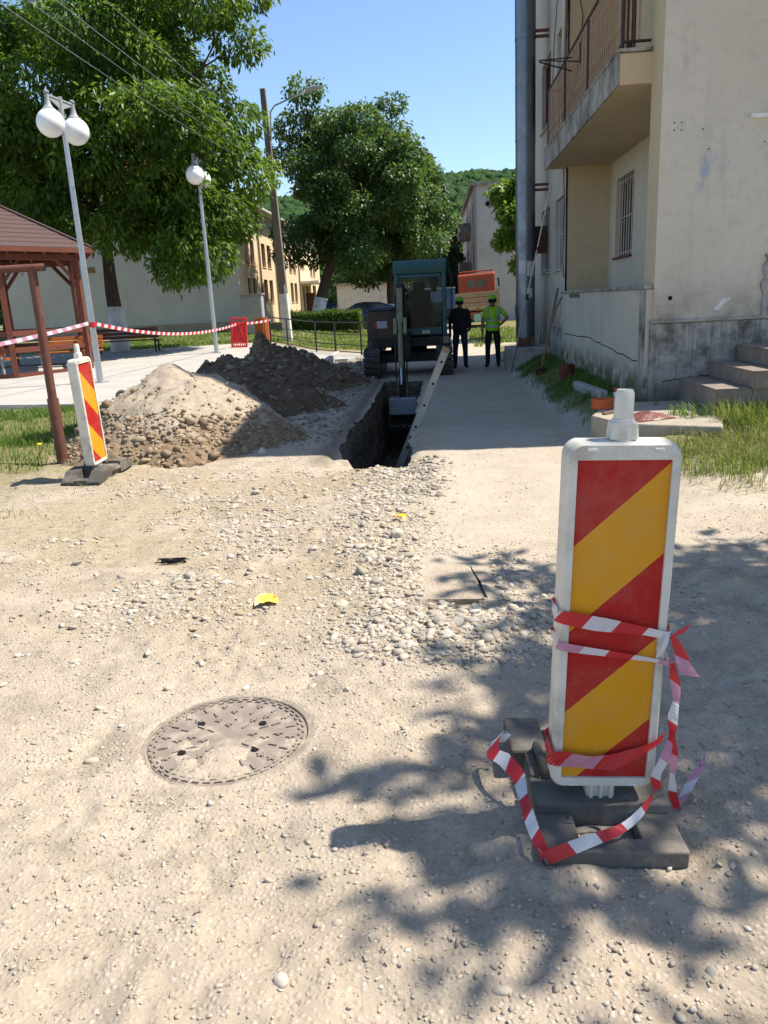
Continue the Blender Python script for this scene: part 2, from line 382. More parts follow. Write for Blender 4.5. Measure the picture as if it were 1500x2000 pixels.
M['teal'] = simple('teal_machine_paint', (.024, .10, .10), (.02, .076, .08), 5, .5, bump=.06, spec=.4, dirt=(.10, .095, .075), dscale=3)
M['navy'] = simple('dark_blue_hood', (.03, .045, .085), (.024, .034, .06), 5, .45, bump=.05)
M['hoodbrown'] = simple('rusty_brown_panel', (.10, .06, .038), (.05, .032, .024), 5, .65, bump=.15)
M['machine_dark'] = simple('oily_black_steel', (.022, .02, .018), (.035, .03, .025), 9, .7, .2, bump=.3, dirt=(.09, .075, .055), dscale=6)
M['olive'] = simple('dusty_olive_steel', (.25, .235, .15), (.17, .155, .10), 9, .6, bump=.2, dirt=(.07, .06, .045), dscale=7)
M['track'] = simple('dusty_track_rubber', (.085, .08, .075), (.05, .047, .043), 9, .9, bump=.4, dirt=(.19, .165, .13), dscale=5)
M['glass'] = (lambda m: m)(Mt('cab_glass'))
_g = M['glass']; _t = _g.n.new('ShaderNodeBsdfTransparent'); _t.inputs[0].default_value = (.78, .86, .84, 1); _gl = _g.n.new('ShaderNodeBsdfGlossy'); _gl.inputs['Roughness'].default_value = .05
_f = _g.n.new('ShaderNodeFresnel'); _mx = _g.n.new('ShaderNodeMixShader'); _fm = _g.n.new('ShaderNodeMath'); _fm.operation = 'MULTIPLY'; _fm.inputs[1].default_value = .3; _g.l.new(_f.outputs[0], _fm.inputs[0]); _g.l.new(_fm.outputs[0], _mx.inputs[0]); _g.l.new(_t.outputs[0], _mx.inputs[1]); _g.l.new(_gl.outputs[0], _mx.inputs[2]); _g.l.new(_mx.outputs[0], _g.n['Material Output'].inputs[0])
M['glass'] = _g.m
M['orange'] = simple('orange_truck_paint', (.36, .065, .028), (.25, .05, .025), 5, .55, bump=.05, dirt=(.17, .09, .06))
M['plank'] = simple('weathered_plank', (.34, .25, .155), (.24, .17, .10), 8, .85, bump=.3)
M['wood_or'] = simple('orange_stained_wood', (.44, .125, .03), (.33, .085, .022), 10, .5, bump=.15)
M['wood_br'] = simple('red_brown_stained_wood', (.17, .052, .03), (.115, .036, .022), 10, .55, bump=.2)
M['shingle'] = (lambda m: m.out(m.ramp(m.noise(25, 5, .7), [(.3, (.072, .047, .044)), (.7, (.118, .08, .074))]), .95, 0, m.bump(m.noise(120, 3), .5, .006), .1))(Mt('brown_bitumen_shingle'))
M['rooftile'] = (lambda m: m.out(m.ramp(m.noise(8, 5, .7), [(.3, (.22, .085, .05)), (.7, (.40, .17, .10))]), .9, 0, m.bump(m.math('SINE', m.math('MULTIPLY', m.xyz(W)[1], 22.0)), .5, .03), .15))(Mt('clay_roof_tiles'))
M['peach'] = plaster('peach_facade', (.70, .55, .36), (.62, .48, .31), False)
M['shadegrey'] = plaster('shade_grey_wall', (.50, .50, .455), (.42, .42, .385), False)  # shade painted in: greyer than the peach facade, for the end wall
M['farwall'] = plaster('far_block_wall', (.50, .49, .455), (.38, .37, .345), False)
M['white'] = simple('white_paint', (.72, .71, .69), (.60, .59, .565), 7, .7, dirt=(.35, .32, .28))
M['polecon'] = simple('grey_concrete_pole', (.20, .17, .14), (.14, .118, .098), 4, .92, bump=.3)
M['boxgrey'] = simple('grey_cabinet', (.36, .37, .39), (.30, .31, .33), 4, .6, bump=.05)
M['bark'] = (lambda m: m.out(m.ramp(m.noise(9, 6, .7, m.mapped((3, 3, .6))), [(.3, (.035, .028, .022)), (.7, (.11, .09, .07))]), .95, 0, m.bump(m.noise(14, 6, .7, m.mapped((3, 3, .5))), 1, .03), .1))(Mt('bark'))
M['carblue'] = (lambda m: m.out((.012, .026, .075), .18, .3, None, .6))(Mt('dark_blue_car_paint'))
M['carblack'] = (lambda m: m.out((.012, .013, .018), .18, .2, None, .6))(Mt('black_car_paint'))
M['tyre'] = simple('tyre', (.02, .02, .02), None, 9, .9, bump=.1)
M['redplastic'] = simple('red_barrier_plastic', (.66, .035, .035), (.55, .028, .03), 5, .5, bump=.04)
M['orangeplastic'] = simple('orange_plastic', (.60, .13, .03), (.52, .11, .03), 7, .5, bump=.05)
M['redbrown'] = simple('brown_corrugated_plastic', (.17, .045, .025), (.13, .035, .02), 9, .55, bump=.05)
M['hivis'] = simple('lime_hi_vis_cloth', (.36, .70, .015), (.27, .56, .012), 6, .85, bump=.3, bscale=25, dist=.02)
M['cap'] = simple('lime_cap_cloth', (.24, .62, .04), (.19, .5, .03), 9, .8, bump=.1)
M['reflect'] = simple('grey_reflective_band', (.42, .45, .46), (.34, .36, .37), 9, .4, bump=.05)
M['cloth_black'] = simple('black_cloth', (.012, .012, .014), (.02, .02, .022), 6, .9, bump=.3, bscale=25, dist=.02)
M['cloth_navy'] = simple('navy_cloth', (.025, .035, .075), (.018, .024, .05), 6, .9, bump=.3, bscale=25, dist=.02)
M['cloth_teal'] = simple('teal_cloth', (.03, .10, .14), (.02, .07, .10), 6, .9)
M['skin'] = simple('skin', (.33, .17, .11), (.28, .14, .09), 9, .55, bump=.05)
M['shoe'] = simple('dusty_boot', (.045, .036, .03), (.03, .025, .02), 9, .85)
M['alu'] = simple('dull_aluminium', (.38, .365, .335), (.29, .275, .25), 8, .5, .35, bump=.1, dirt=(.25, .22, .17))
M['woodhandle'] = simple('worn_wood_handle', (.24, .16, .09), (.16, .10, .055), 9, .8, bump=.2)
M['bag'] = simple('brown_crumpled_film', (.20, .07, .055), (.12, .04, .033), 9, .38, bump=.5, bscale=18, dist=.03, spec=.6)
M['yellow'] = simple('yellow_wrapper', (.80, .58, .03), (.75, .22, .03), 30, .4, bump=.2)
M['wrap'] = (lambda m: m.out(m.ramp(m.math('ADD', m.math('MULTIPLY', m.xyz()[0], -2.2), m.math('ADD', .12, m.math('MULTIPLY', m.noise(30, 3, .6), .75))), [(.32, (.75, .10, .02)), (.44, (.82, .62, .04)), (.56, (.80, .70, .10)), (.66, (.75, .74, .70)), (.74, (.75, .12, .03))]), .35, 0, None, .5))(Mt('printed_wrapper'))
M['red'] = simple('red_cap_plastic', (.62, .03, .04), None, 9, .45, bump=.04)
M['paper'] = simple('torn_paper', (.62, .61, .58), (.50, .49, .46), 14, .8)
M['bluepl'] = simple('blue_sheet', (.05, .10, .22), (.04, .08, .17), 4, .5)
# foliage (base colours)
M['walnut'] = leafmat('walnut_leaf', (.026, .062, .010), (.07, .145, .016), (.18, .27, .035), .45)
M['lighttree'] = leafmat('yellow_green_leaf', (.05, .085, .015), (.10, .15, .022), (.17, .21, .04))
M['linden'] = leafmat('linden_leaf', (.02, .055, .02), (.042, .10, .030), (.085, .155, .042), .38)
M['spruce'] = leafmat('spruce_needle', (.012, .03, .014), (.02, .045, .02), (.035, .065, .028), .1)
M['fartree'] = leafmat('far_leaf', (.03, .07, .018), (.055, .12, .028), (.10, .17, .04), .2)
M['hedge'] = leafmat('hedge_leaf', (.025, .06, .01), (.055, .12, .016), (.12, .19, .03), .25)
M['grass'] = leafmat('grass_blade', (.045, .10, .014), (.095, .18, .024), (.24, .25, .065), .35, .6)
M['barley'] = leafmat('ripening_grass_blade', (.09, .15, .02), (.19, .22, .045), (.36, .31, .11), .35, .6)
M['drygrass'] = leafmat('dry_grass_blade', (.14, .15, .04), (.26, .23, .085), (.38, .31, .15), .3, .7)
M['hill'] = (lambda m: m.out(m.ramp(m.noise(.05, 6, .7, kind=W), [(.3, (.03, .055, .022)), (.7, (.055, .09, .035))]), .95))(Mt('wooded_hill'))

# ================================================================== GROUND
TX0, TX1, TY0, TY1 = -1.16, -0.32, 7.62, 16.6       # trench mouth
MH = (-0.85, 2.60)                                   # manhole centre
def seglist(*segs):
    out = []
    for a, b, st in segs:
        n = max(1, int(round((b-a)/st))); out += list(np.linspace(a, b, n, endpoint=False))
    out.append(segs[-1][1]); return np.array(out)
xs = seglist((-900, -100, 200), (-100, -24, 19), (-24, -6, .75), (-6, -2.0, .07), (-2.0, -1.3, .028), (-1.3, TX0, .016), (TX0, -.42, .016), (-.42, TX1, .025), (TX1, 1.95, .028), (1.95, 4.6, .07), (4.6, 12, .7), (12, 100, 22), (100, 900, 200))
ys = seglist((-200, -20, 45), (-20, -1, 2), (-1, 1, .2), (1, 2.12, .027), (2.12, 3.06, .016), (3.06, 4.7, .027), (4.7, TY0, .04), (TY0, TY1, .09), (TY1, 24, .3), (24, 60, 1.5), (60, 200, 20), (200, 1400, 150))
GX, GY = np.meshgrid(xs, ys)
def rim(x, y):            # sideways wander of the trench edges, fading away from them
    inY = ss((y-(TY0-.5))/.4)*(1-ss((y-(TY1+.2))/.5))
    wl = np.exp(-((x-TX0)/.30)**2); wr = np.exp(-((x-TX1)/.25)**2)
    dl = (fbm(y*1.3, y*0+3, 5)-.5)*.22+(fbm(y*6, y*0+8, 9)-.5)*.07 + .30*np.clip(1-(y-TY0)/1.3, 0, 1)
    dr = (fbm(y*1.5, y*0+11, 21)-.5)*.16+(fbm(y*7, y*0+5, 29)-.5)*.07
    inX = ss((x-(TX0-.4))/.3)*(1-ss((x-(TX1+.1))/.3))
    wy = np.exp(-((y-TY0)/.22)**2)
    dy = (fbm(x*4+3, x*0, 31)-.5)*.30 - .02
    return x+inY*(wl*dl+wr*dr), y+inX*wy*dy
def edge_drop(x, y):      # crumbling lip
    d = np.maximum(np.maximum(TX0-x, x-TX1), np.maximum(TY0-y, y-TY1))
    return -.05*np.exp(-(np.maximum(d, 0)/.07)**2)
def gz(x, y):
    x = np.asarray(x, float); y = np.asarray(y, float)
    z = terr(x, y)
    near = (1-ss((np.abs(x)-9)/8))*(1-ss((y-22)/10))*ss((y+6)/4)
    smoothness = ss((x+.35)/.5)*ss((y-3.6-.5*x)/1.2)*(1-ss((x-1.7)/.4))      # compacted strip right of the trench
    rough = near*(1-.82*smoothness)*(.30+1.35*ss((fbm(x*1.7+9, y*1.7, 131, 4)-.40)*5))
    z = z+near*(fbm(x*.7, y*.7, 3, 3)-.5)*.05*(1-.4*smoothness)
    z = z+rough*((fbm(x*3.1, y*3.1, 13, 4)-.5)*.05+(fbm(x*13, y*13, 23, 3)-.5)*.030)
    # raised gravel heap along the back-filled run
    c = -.55+.10*(7.5-y)*(y < 7.5)
    heap = np.exp(-((x-c)/.55)**2)*ss((y-2.6)/.8)*(1-ss((y-6.8)/.9))
    z = z+.05*heap
    return z
def dust_mask(x, y):
    r = np.hypot(x-MH[0], y-MH[1])
    d = ss((fbm(x*7.3+4, y*7.3, 77, 4)-.5)*3.5+.45+(2.44-y)*2.2+(-.85-x)*.5)*(1-.75*np.exp(-((r-.302)/.022)**2))
    return np.maximum(d, ss((r-.306+.03*(fbm(x*6, y*6, 5)-.5))/.02))
def ground_z(x, y):
    z = gz(x, y)+edge_drop(x, y)
    r = np.hypot(np.asarray(x)-MH[0], np.asarray(y)-MH[1])
    k = 1-ss((r-.345)/.22)
    dm = dust_mask(np.asarray(x, float), np.asarray(y, float))
    flat = -.007+.015*dm+(fbm(np.asarray(x)*26, np.asarray(y)*26, 41, 3)-.5)*.016
    return z*(1-k)+(flat)*k
gx, gy = rim(GX, GY)
gzv = ground_z(gx, gy)
inside = (GX > TX0+1e-6) & (GX < TX1-1e-6) & (GY > TY0+1e-6) & (GY < TY1-1e-6)
# colour zones: r = grassy, g = compacted smooth dirt, b = dark damp soil
def lawn(x, y):
    x = np.asarray(x, float); y = np.asarray(y, float)
    nz = (fbm(x*1.1, y*1.1, 55, 4)-.5)*1.6
    a = ss((-x-4.3+nz)/.7)*ss((y-7.2+nz*.9)/1.2)*(1-ss((y-13.6)/.3))
    a2 = .55*ss((-x-3.2+nz)/1.2)*ss((y-5.6+nz)/1.2)*(1-ss((y-13.6)/.3))
    b = ss((x-1.72+nz*.15)/.25)*ss((y-6.3+nz*.5)/.8)*(1-ss((y-24)/2))
    c = ss((-x-1.7)/1)*ss((y-26)/2)
    d = ss((x-1.4)/.5)*ss((y-27)/1.5)
    e = ss((np.abs(x)-14)/6)
    return np.clip(np.maximum.reduce([a, a2, b, c, d, e]), 0, 1)
zr = lawn(gx, gy)
zg = ss((gx+.42+(fbm(gx*1.5, gy*1.5, 61)-.5)*.8)/.5)*ss((gy-3.9-.55*gx+(fbm(gx*1.8, gy*1.8, 66)-.5)*1.6)/1.1)
zg = np.maximum(zg, ss((gy-17)/2)*ss((gx+1.5)/1))
zb = ss((gx+4.3)/.8)*(1-ss((gx+1.3)/.4))*ss((gy-13.5)/2.5)*(1-ss((gy-23)/1.0))*(.35+.65*ss((fbm(gx*2, gy*2, 71)-.38)*5))
zb = np.maximum(zb, .75*np.exp(-((gx-TX0+.1)/.12)**2)*ss((gy-TY0)/.3)*(gx < TX0+.02)*(1-ss((gy-TY1)/.5)))
spl = ss((gy-3.2+(fbm(gx*1.2, gy*1.2, 151)-.5)*1.6)/.8)*(1-ss((gy-8.2)/.8))*ss((.6-gx)/.5)*ss((fbm(gx*1.6+7, gy*1.6, 153, 5)-.36)*5)*.85
ny, nx = GX.shape
idx = np.arange(nx*ny).reshape(ny, nx)
quads = np.stack([idx[:-1, :-1], idx[:-1, 1:], idx[1:, 1:], idx[1:, :-1]], -1).reshape(-1, 4)
cxm = (GX[:-1, :-1]+GX[1:, 1:])/2; cym = (GY[:-1, :-1]+GY[1:, 1:])/2
keep = ~((cxm > TX0) & (cxm < TX1) & (cym > TY0) & (cym < TY1)).ravel()
gv = np.stack([gx, gy, gzv], -1).reshape(-1, 3)
gnd = mesh_np('ground', gv, quads[keep], M['ground'], None, True, {'zone': np.stack([zr, zg, zb, np.ones_like(zr)], -1).reshape(-1, 4), 'spill': spl.ravel()})
tag(gnd, 'dusty gravel and packed dirt lane', None, None, 'structure')

# trench walls: follow the same rim line down to the floor
def rim_loop():
    yy = ys[(ys >= TY0-1e-6) & (ys <= TY1+1e-6)]; xx = xs[(xs >= TX0-1e-6) & (xs <= TX1+1e-6)]
    P = [(TX0, y) for y in yy]+[(x, TY1) for x in xx[1:]]+[(TX1, y) for y in yy[::-1][1:]]+[(x, TY0) for x in xx[::-1][1:-1]]
    return np.array(P)
P = rim_loop(); rx, ry = rim(P[:, 0], P[:, 1]); rz = ground_z(rx, ry)
D = np.linspace(0, 1, 15); DEEP = 1.5
cx_, cy_ = (TX0+TX1)/2, (TY0+TY1)/2
tv = []
for d in D:
    inset = .035*d*np.sign(P[:, 0]-cx_)*(np.abs(P[:, 0]-cx_) > .3)
    nz_ = (fbm(np.arange(len(P))*.13+d*3.1, d*9+np.arange(len(P))*.05, 88)-.5)*.17*math.sin(min(1, d*3)*1.57)
    ox = -inset+nz_*np.where(np.abs(P[:, 0]-TX0) < 1e-6, 1, np.where(np.abs(P[:, 0]-TX1) < 1e-6, -1, 0))
    oy = nz_*np.where(np.abs(P[:, 1]-TY0) < 1e-6, .6, np.where(np.abs(P[:, 1]-TY1) < 1e-6, -.6, 0))
    tv.append(np.stack([rx+ox, ry+oy, rz*(1-d)+(-DEEP)*d], -1))
tv = np.concatenate(tv); n = len(P)
tf = [(i*n+k, i*n+(k+1) % n, (i+1)*n+(k+1) % n, (i+1)*n+k) for i in range(len(D)-1) for k in range(n)]
tag(mesh_np('trench', tv, tf, M['trench'], None, True), 'raw earth walls of the pipe trench', None, None, 'structure')
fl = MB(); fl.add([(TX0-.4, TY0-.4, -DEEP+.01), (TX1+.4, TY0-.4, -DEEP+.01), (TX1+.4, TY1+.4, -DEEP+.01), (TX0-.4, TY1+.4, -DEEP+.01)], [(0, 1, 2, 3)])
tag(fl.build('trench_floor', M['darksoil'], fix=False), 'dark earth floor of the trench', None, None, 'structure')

# paving at the left, draped on the ground, with its kerb
POLY = [(-40, 15.3), (-8.6, 14.2), (-6.4, 13.7), (-5.6, 17.0), (-4.3, 22.1), (-2.6, 22.5), (-2.05, 24.1), (-4.05, 26.8), (-6.6, 31.6), (-13, 30.5), (-40, 30.5)]
bm = bmesh.new(); vs = [bm.verts.new((x, y, 0)) for x, y in POLY]; f = bm.faces.new(vs)
bmesh.ops.triangulate(bm, faces=[f])
for _ in range(5):
    bmesh.ops.subdivide_edges(bm, edges=[e for e in bm.edges if e.calc_length() > 1.2], cuts=1)
    bmesh.ops.triangulate(bm, faces=bm.faces)
for v in bm.verts: v.co.z = float(gz(v.co.x, v.co.y))*0+tz(v.co.x, v.co.y)+.06
me = bpy.data.meshes.new('pavement'); bm.to_mesh(me); bm.free(); me.materials.append(M['pave'])
pav = bpy.data.objects.new('pavement', me); C.objects.link(pav); tag(pav, 'pale concrete square in front of the gazebo', None, None, 'structure')
b = MB()
for (a, c) in zip(POLY[:6], POLY[1:7]):
    L = math.hypot(c[0]-a[0], c[1]-a[1]); k = max(1, int(L/1.0)); ang = math.atan2(c[1]-a[1], c[0]-a[0])
    for i in range(k):
        t = (i+.5)/k; x = a[0]+(c[0]-a[0])*t; y = a[1]+(c[1]-a[1])*t
        if x < -16: continue
        b = MB(); b.box((0, 0, 0), (L/k-.012, .10, .22)); o = b.build('kerb_stone', M['kerb'], pav, bevel=.01)
        o.location = (x, y, tz(x, y)-.02); o.rotation_euler = (0, 0, ang)
# two bare kerb stones set around the dug tree pit by the railing
for k, (x0, y0, x1, y1) in enumerate([(-4.15, 22.3, -4.2, 25.4), (-3.02, 24.0, -2.9, 19.2)]):
    L = math.hypot(x1-x0, y1-y0); b = MB(); b.box((0, 0, .06), (L, .13, .26)); o = b.build('kerb_stone', M['kerb'], bevel=.015)
    o.location = ((x0+x1)/2, (y0+y1)/2, tz(x0, y0)+.03); o.rotation_euler = (0, 0, math.atan2(y1-y0, x1-x0))
    tag(o, ['pale kerb strip on the left of the dug bed by the railing', 'pale kerb strip running from the railing towards the dark soil heaps'][k], 'kerb')

# ------------------------------------------------------------------ loose stones
def ico(sub):
    bm = bmesh.new(); bmesh.ops.create_icosphere(bm, subdivisions=sub, radius=1)
    V = np.array([v.co[:] for v in bm.verts]); F = np.array([[v.index for v in f.verts] for f in bm.faces]); bm.free(); return V, F
ICO = {1: ico(1), 2: ico(2)}
PAL = np.array([(.42, .36, .275), (.47, .415, .33), (.36, .315, .25), (.50, .455, .375), (.31, .28, .235), (.44, .375, .27), (.39, .34, .265), (.48, .43, .36), (.33, .26, .19)])
def stones(name, X, Y, S, sub=1, mat=None, parent=None, seed=1, sink=.35, pal=PAL, zf=ground_z, flat=(.45, .8), lumpy=.13, smooth=True):
    rg = np.random.default_rng(seed); V, F = ICO[sub]; n = len(X); m_ = len(V)
    Z = zf(X, Y)
    yaw = rg.uniform(0, 6.28, n); ax = rg.uniform(.75, 1.45, n); ay = rg.uniform(.6, 1.0, n); az = rg.uniform(flat[0], flat[1], n)
    ti = rg.normal(0, .22, n)
    lump = 1+rg.normal(0, lumpy, (n, m_))
    L = V[None]*lump[..., None]
    x = L[..., 0]*ax[:, None]; y = L[..., 1]*ay[:, None]; z_ = L[..., 2]*az[:, None]+x*ti[:, None]
    cx, sx = np.cos(yaw)[:, None], np.sin(yaw)[:, None]
    P = np.stack([x*cx-y*sx, x*sx+y*cx, z_], -1)*S[:, None, None]
    P += np.stack([X, Y, Z+S*az*(1-2*sink)], -1)[:, None]
    FF = (F[None]+(np.arange(n)*m_)[:, None, None]).reshape(-1, 3)
    ci = pal[rg.integers(0, len(pal), n)]*rg.uniform(.8, 1.12, (n, 1))
    cc = np.repeat(np.concatenate([ci, np.ones((n, 1))], 1), m_, 0)
    return mesh_np(name, P.reshape(-1, 3), FF, mat or M['pebble'], parent, smooth, {'var': cc})
def dens(x, y):          # how gravelly the ground is
    c = -.55+.10*(7.5-y)*(y < 7.5)
    heap = np.exp(-((x-c-.25*(fbm(x*1.5, y*1.5, 141)-.5))/.56)**2)*ss((y-2.9)/.5)*(1-ss((y-7.5)/.3))*(.72+.28*ss((fbm(x*2.3, y*2.3, 143)-.38)*6))
    heap = np.maximum(heap, np.exp(-((x-.10)/.46)**2)*ss((y-2.95)/.3)*(1-ss((y-4.5)/.8)))
    left = .58*ss((-x-.6)/.6)*ss((y-3.2)/.7)*(1-ss((y-7.0)/1.2))*ss((fbm(x*1.3, y*1.3, 91)-.42)*6)
    base = (.09+.16*ss((fbm(x*2, y*2, 95)-.45)*6))*(.55+.45*ss((y-2.6)/1.2))
    smoothd = ss((x+.2)/.4)*ss((y-4.3-.5*x)/.7)
    return np.clip(np.maximum(np.maximum(heap, left), base)*(1-.85*smoothd)*(1-.8*lawn(x, y)), 0, 1)
def scatter(n, x0, x1, y0, y1, seed, power=1.0, persp=True):
    rg = np.random.default_rng(seed)
    X = rg.uniform(x0, x1, n*6); t = rg.uniform(0, 1, n*6); Y = y0*(y1/y0)**t if persp else rg.uniform(y0, y1, n*6)
    ok = rg.uniform(0, 1, n*6) < dens(X, Y)**power
    inM = np.hypot(X-MH[0], Y-MH[1]) > .36
    inT = ~((X > TX0-.05) & (X < TX1+.05) & (Y > TY0-.1) & (Y < TY1))
    inS = ~((X > -.12) & (X < .30) & (Y > 3.80) & (Y < 4.65))
    ok &= inM & inT & inS
    return X[ok][:n], Y[ok][:n]
rg = np.random.default_rng(3)
X, Y = scatter(46000, -4.5, 2.6, 1.35, 9.5, 11, .9)
o = stones('gravel', X, Y, np.clip(rg.lognormal(-5.45, .40, len(X)), .0025, .012), 1, seed=5, lumpy=.2, smooth=False); tag(o, 'fine pale gravel scattered over the dusty ground', 'gravel', None, 'stuff')
X, Y = scatter(8500, -3.0, 1.4, 2.4, 8.2, 12, 2.2)
o = stones('gravel', X, Y, np.clip(rg.lognormal(-4.45, .42, len(X)), .007, .028), 2, seed=6, lumpy=.12, flat=(.3, .62), sink=.42); tag(o, 'coarse rounded river gravel heaped over the backfilled trench', 'gravel', None, 'stuff')
X, Y = scatter(520, -3.4, 1.2, 2.6, 8.0, 13, 3.0)
S = np.clip(rg.lognormal(-3.55, .22, len(X)), .022, .045)
V2 = []
for i in range(min(170, len(X))):
    o = stones('stone', X[i:i+1]*0, Y[i:i+1]*0, S[i:i+1], 2, seed=100+i, zf=lambda a, b: a*0, flat=(.4, .7), sink=.4, lumpy=.10)
    o.location = (X[i], Y[i], float(ground_z(X[i], Y[i])))
    zn = ('pale river stone in the heaped gravel in front of the trench', 'stones heaped in front of the trench') if X[i] > -1.1 and Y[i] > 4.6 else ('pale river stone in the gravel beside the broken slab', 'stones beside the broken slab') if X[i] > -1.0 and Y[i] > 2.9 else ('loose river stone on the sunlit gravel at the left', 'stones on the left gravel') if X[i] <= -1.0 else ('loose river stone on the dusty foreground', 'stones on the foreground')
    tag(o, zn[0], 'stone', zn[1])
# the stones that stand out one by one: (x, y, radius, label)
BIG = [(-.55, 3.86, .062, 'round pinkish cobble, largest of the gravel strip'), (-.30, 5.02, .075, 'large pale cobble at the far part of the gravel heap, near the yellow wrapper'),
       (-.87, 2.98, .024, 'whitish stone just behind the manhole cover'), (-1.22, 3.0, .030, 'grey stone left of the whitish one behind the manhole cover'),
       (-.42, 2.93, .026, 'angular pale stone to the right of the manhole cover'), (.11, 1.47, .031, 'smooth beige pebble in the tree shade at the bottom edge'),
       (-.42, 1.47, .034, 'ochre stone at the bottom edge in full sun'), (-.36, 1.66, .020, 'round grey pebble touching its white twin at the bottom'),
       (-.31, 1.665, .020, 'round white pebble touching its grey twin at the bottom'), (.03, 1.95, .026, 'flat dark grey stone chip left of the black base'),
       (-.08, 1.93, .022, 'brown rounded stone in the tree shade below the black base'), (-2.0, 4.4, .04, 'flat brownish stone left of centre behind the snack wrapper'),
       (-1.55, 5.0, .035, 'small pale cobble in the middle of the left gravel'), (-2.02, 8.55, .10, 'broken slab-like clod at the foot of the sandy heap'),
       (-1.62, 8.75, .085, 'pale boulder at the right foot of the sandy heap'), (.62, 1.55, .022, 'dark pebble by the lower right, in the tree shade'), (-.02, 3.5, .045, 'pale cobble below the broken slab')]
for i, (x, y, r, lab) in enumerate(BIG):
    o = stones('stone', np.zeros(1), np.zeros(1), np.array([r*(.72 if y < 3.3 else .8)]), 2, seed=900+i, zf=lambda a, b: a*0, flat=(.6, .85), sink=.25); o.location = (x, y, float(ground_z(x, y))-.3*r); tag(o, lab, 'stone')
    mod = o.modifiers.new('sub', 'SUBSURF'); mod.levels = mod.render_levels = 1

M['slabtop'] = simple('dusty_slab', (.43, .375, .30), (.35, .30, .235), 12, .95, bump=.6, bscale=50, dist=.012)
# broken slab with its open crack
t = thing('broken_slab', 'lifted corner of dirt-covered paving with an open crack beside it', 'slab', (.09, 4.2, float(gz(.09, 4.2))))
b = MB(); b.prism([(-.19, -.345), (-.08, -.36), (.02, -.352), (.10, -.365), (.125, -.33), (.115, -.2), (.095, -.08), (.085, .06), (.05, .17), (-.03, .21), (-.12, .13), (-.17, -.05), (-.20, -.2)], 'z', -.05, .011); b.build('slab', M['ground'], t, bevel=.006)
b = MB(); b.add([(-.18, -.362, .0125), (.02, -.372, .0125), (.135, -.375, .0125), (.115, -.363, .0125), (-.05, -.358, .0125), (-.17, -.355, .0125)], [(0, 1, 2, 3, 4, 5)]); b.add([(.128, -.335, .0125), (.148, -.35, .0125), (.128, -.22, .0125), (.124, -.1, .0125), (.094, .06, .0125), (.08, .16, .0125), (.072, .16, .0125), (.086, .05, .0125), (.106, -.1, .0125), (.118, -.22, .0125)], [tuple(range(10))])
b.build('crack', M['black'], t, fix=False)

# ------------------------------------------------------------------ spoil heaps
def heap(name, label, cx, cy, rx_, ry_, hh, mat, seed, skew=(0, 0), rough=.16, power=1.15, n=90, spike=None):
    t = thing(name, label, 'dirt pile', (cx, cy, tz(cx, cy)), group='spoil heaps beside the trench')
    u = np.linspace(-1.15, 1.15, n); U, Vv = np.meshgrid(u, u)
    wob = 1+.22*(fbm(U*1.5+seed, Vv*1.5, seed)-.5)*2
    r = np.hypot(U-skew[0]*(1-np.hypot(U, Vv)), Vv-skew[1]*(1-np.hypot(U, Vv)))*wob
    Z = hh*np.clip(1-r, 0, 1)**power
    Z = hh*(1-np.exp(-1.6*Z/hh))/(1-math.exp(-1.6))
    edge = ss((1-r)*3)
    Z = Z+edge*hh*rough*((fbm(U*5, Vv*5, seed+3, 5)-.5)+.5*(np.abs(fbm(U*11, Vv*11, seed+8, 4)-.5)*2-.4))
    if spike: 
        for (sx_, sy_, sh, sw) in spike: Z = Z+sh*np.exp(-(((U-sx_)**2+(Vv-sy_)**2)/sw**2))
    Z = Z-.12*(r > 1.0)-.03
    x = cx+U*rx_; y = cy+Vv*ry_
    base = gz(x, y)-tz(cx, cy)
    V = np.stack([U*rx_, Vv*ry_, Z+base], -1).reshape(-1, 3)
    i = np.arange(n*n).reshape(n, n); F = np.stack([i[:-1, :-1], i[:-1, 1:], i[1:, 1:], i[1:, :-1]], -1).reshape(-1, 4)
    o = mesh_np('heap', V, F, mat, t, True)
    def zf(a, b_): 
        ii = np.clip(((np.asarray(a)/rx_+1.15)/2.3*(n-1)).round().astype(int), 0, n-1); jj = np.clip(((np.asarray(b_)/ry_+1.15)/2.3*(n-1)).round().astype(int), 0, n-1)
        return (Z+base)[jj, ii]
    return t, zf
CLAY = np.array([(.20, .135, .08), (.27, .19, .115), (.165, .11, .065), (.33, .25, .16), (.24, .17, .105)])
DARK = np.array([(.12, .076, .044), (.17, .115, .07), (.21, .15, .095), (.25, .195, .13), (.13, .086, .05)])
t1, z1 = heap('sand_heap', 'sandy heap with brown clods along its foot, nearest the camera', -3.2, 9.75, 1.55, 1.62, .98, M['sand'], 4, (-.12, .02), .10, spike=[(-.22, .05, .10, .12)])
rg = np.random.default_rng(44)
a = rg.uniform(math.pi*1.0, math.pi*1.97, 3200); rr = np.where(rg.random(3200) < .12, rg.uniform(.3, .7, 3200), rg.uniform(.58, 1.16, 3200)**.8)
X = 1.55*rr*np.cos(a); Y = 1.62*rr*np.sin(a); S = np.clip(rg.lognormal(-4.3, .62, 3200), .006, .08)*np.where(rr < .6, .5, 1.0)
o = stones('clods', X, Y, S, 1, M['pebble'], t1, 45, .45, CLAY, z1, (.55, .95), .2, False); tag(o, 'brown clay clods rolled to the foot of the heap', None, None, 'stuff')
X = rg.uniform(-1.3, 1.3, 160); Y = rg.uniform(-1.3, 1.0, 160)
k_ = np.hypot(X/1.55, Y/1.62) < .9
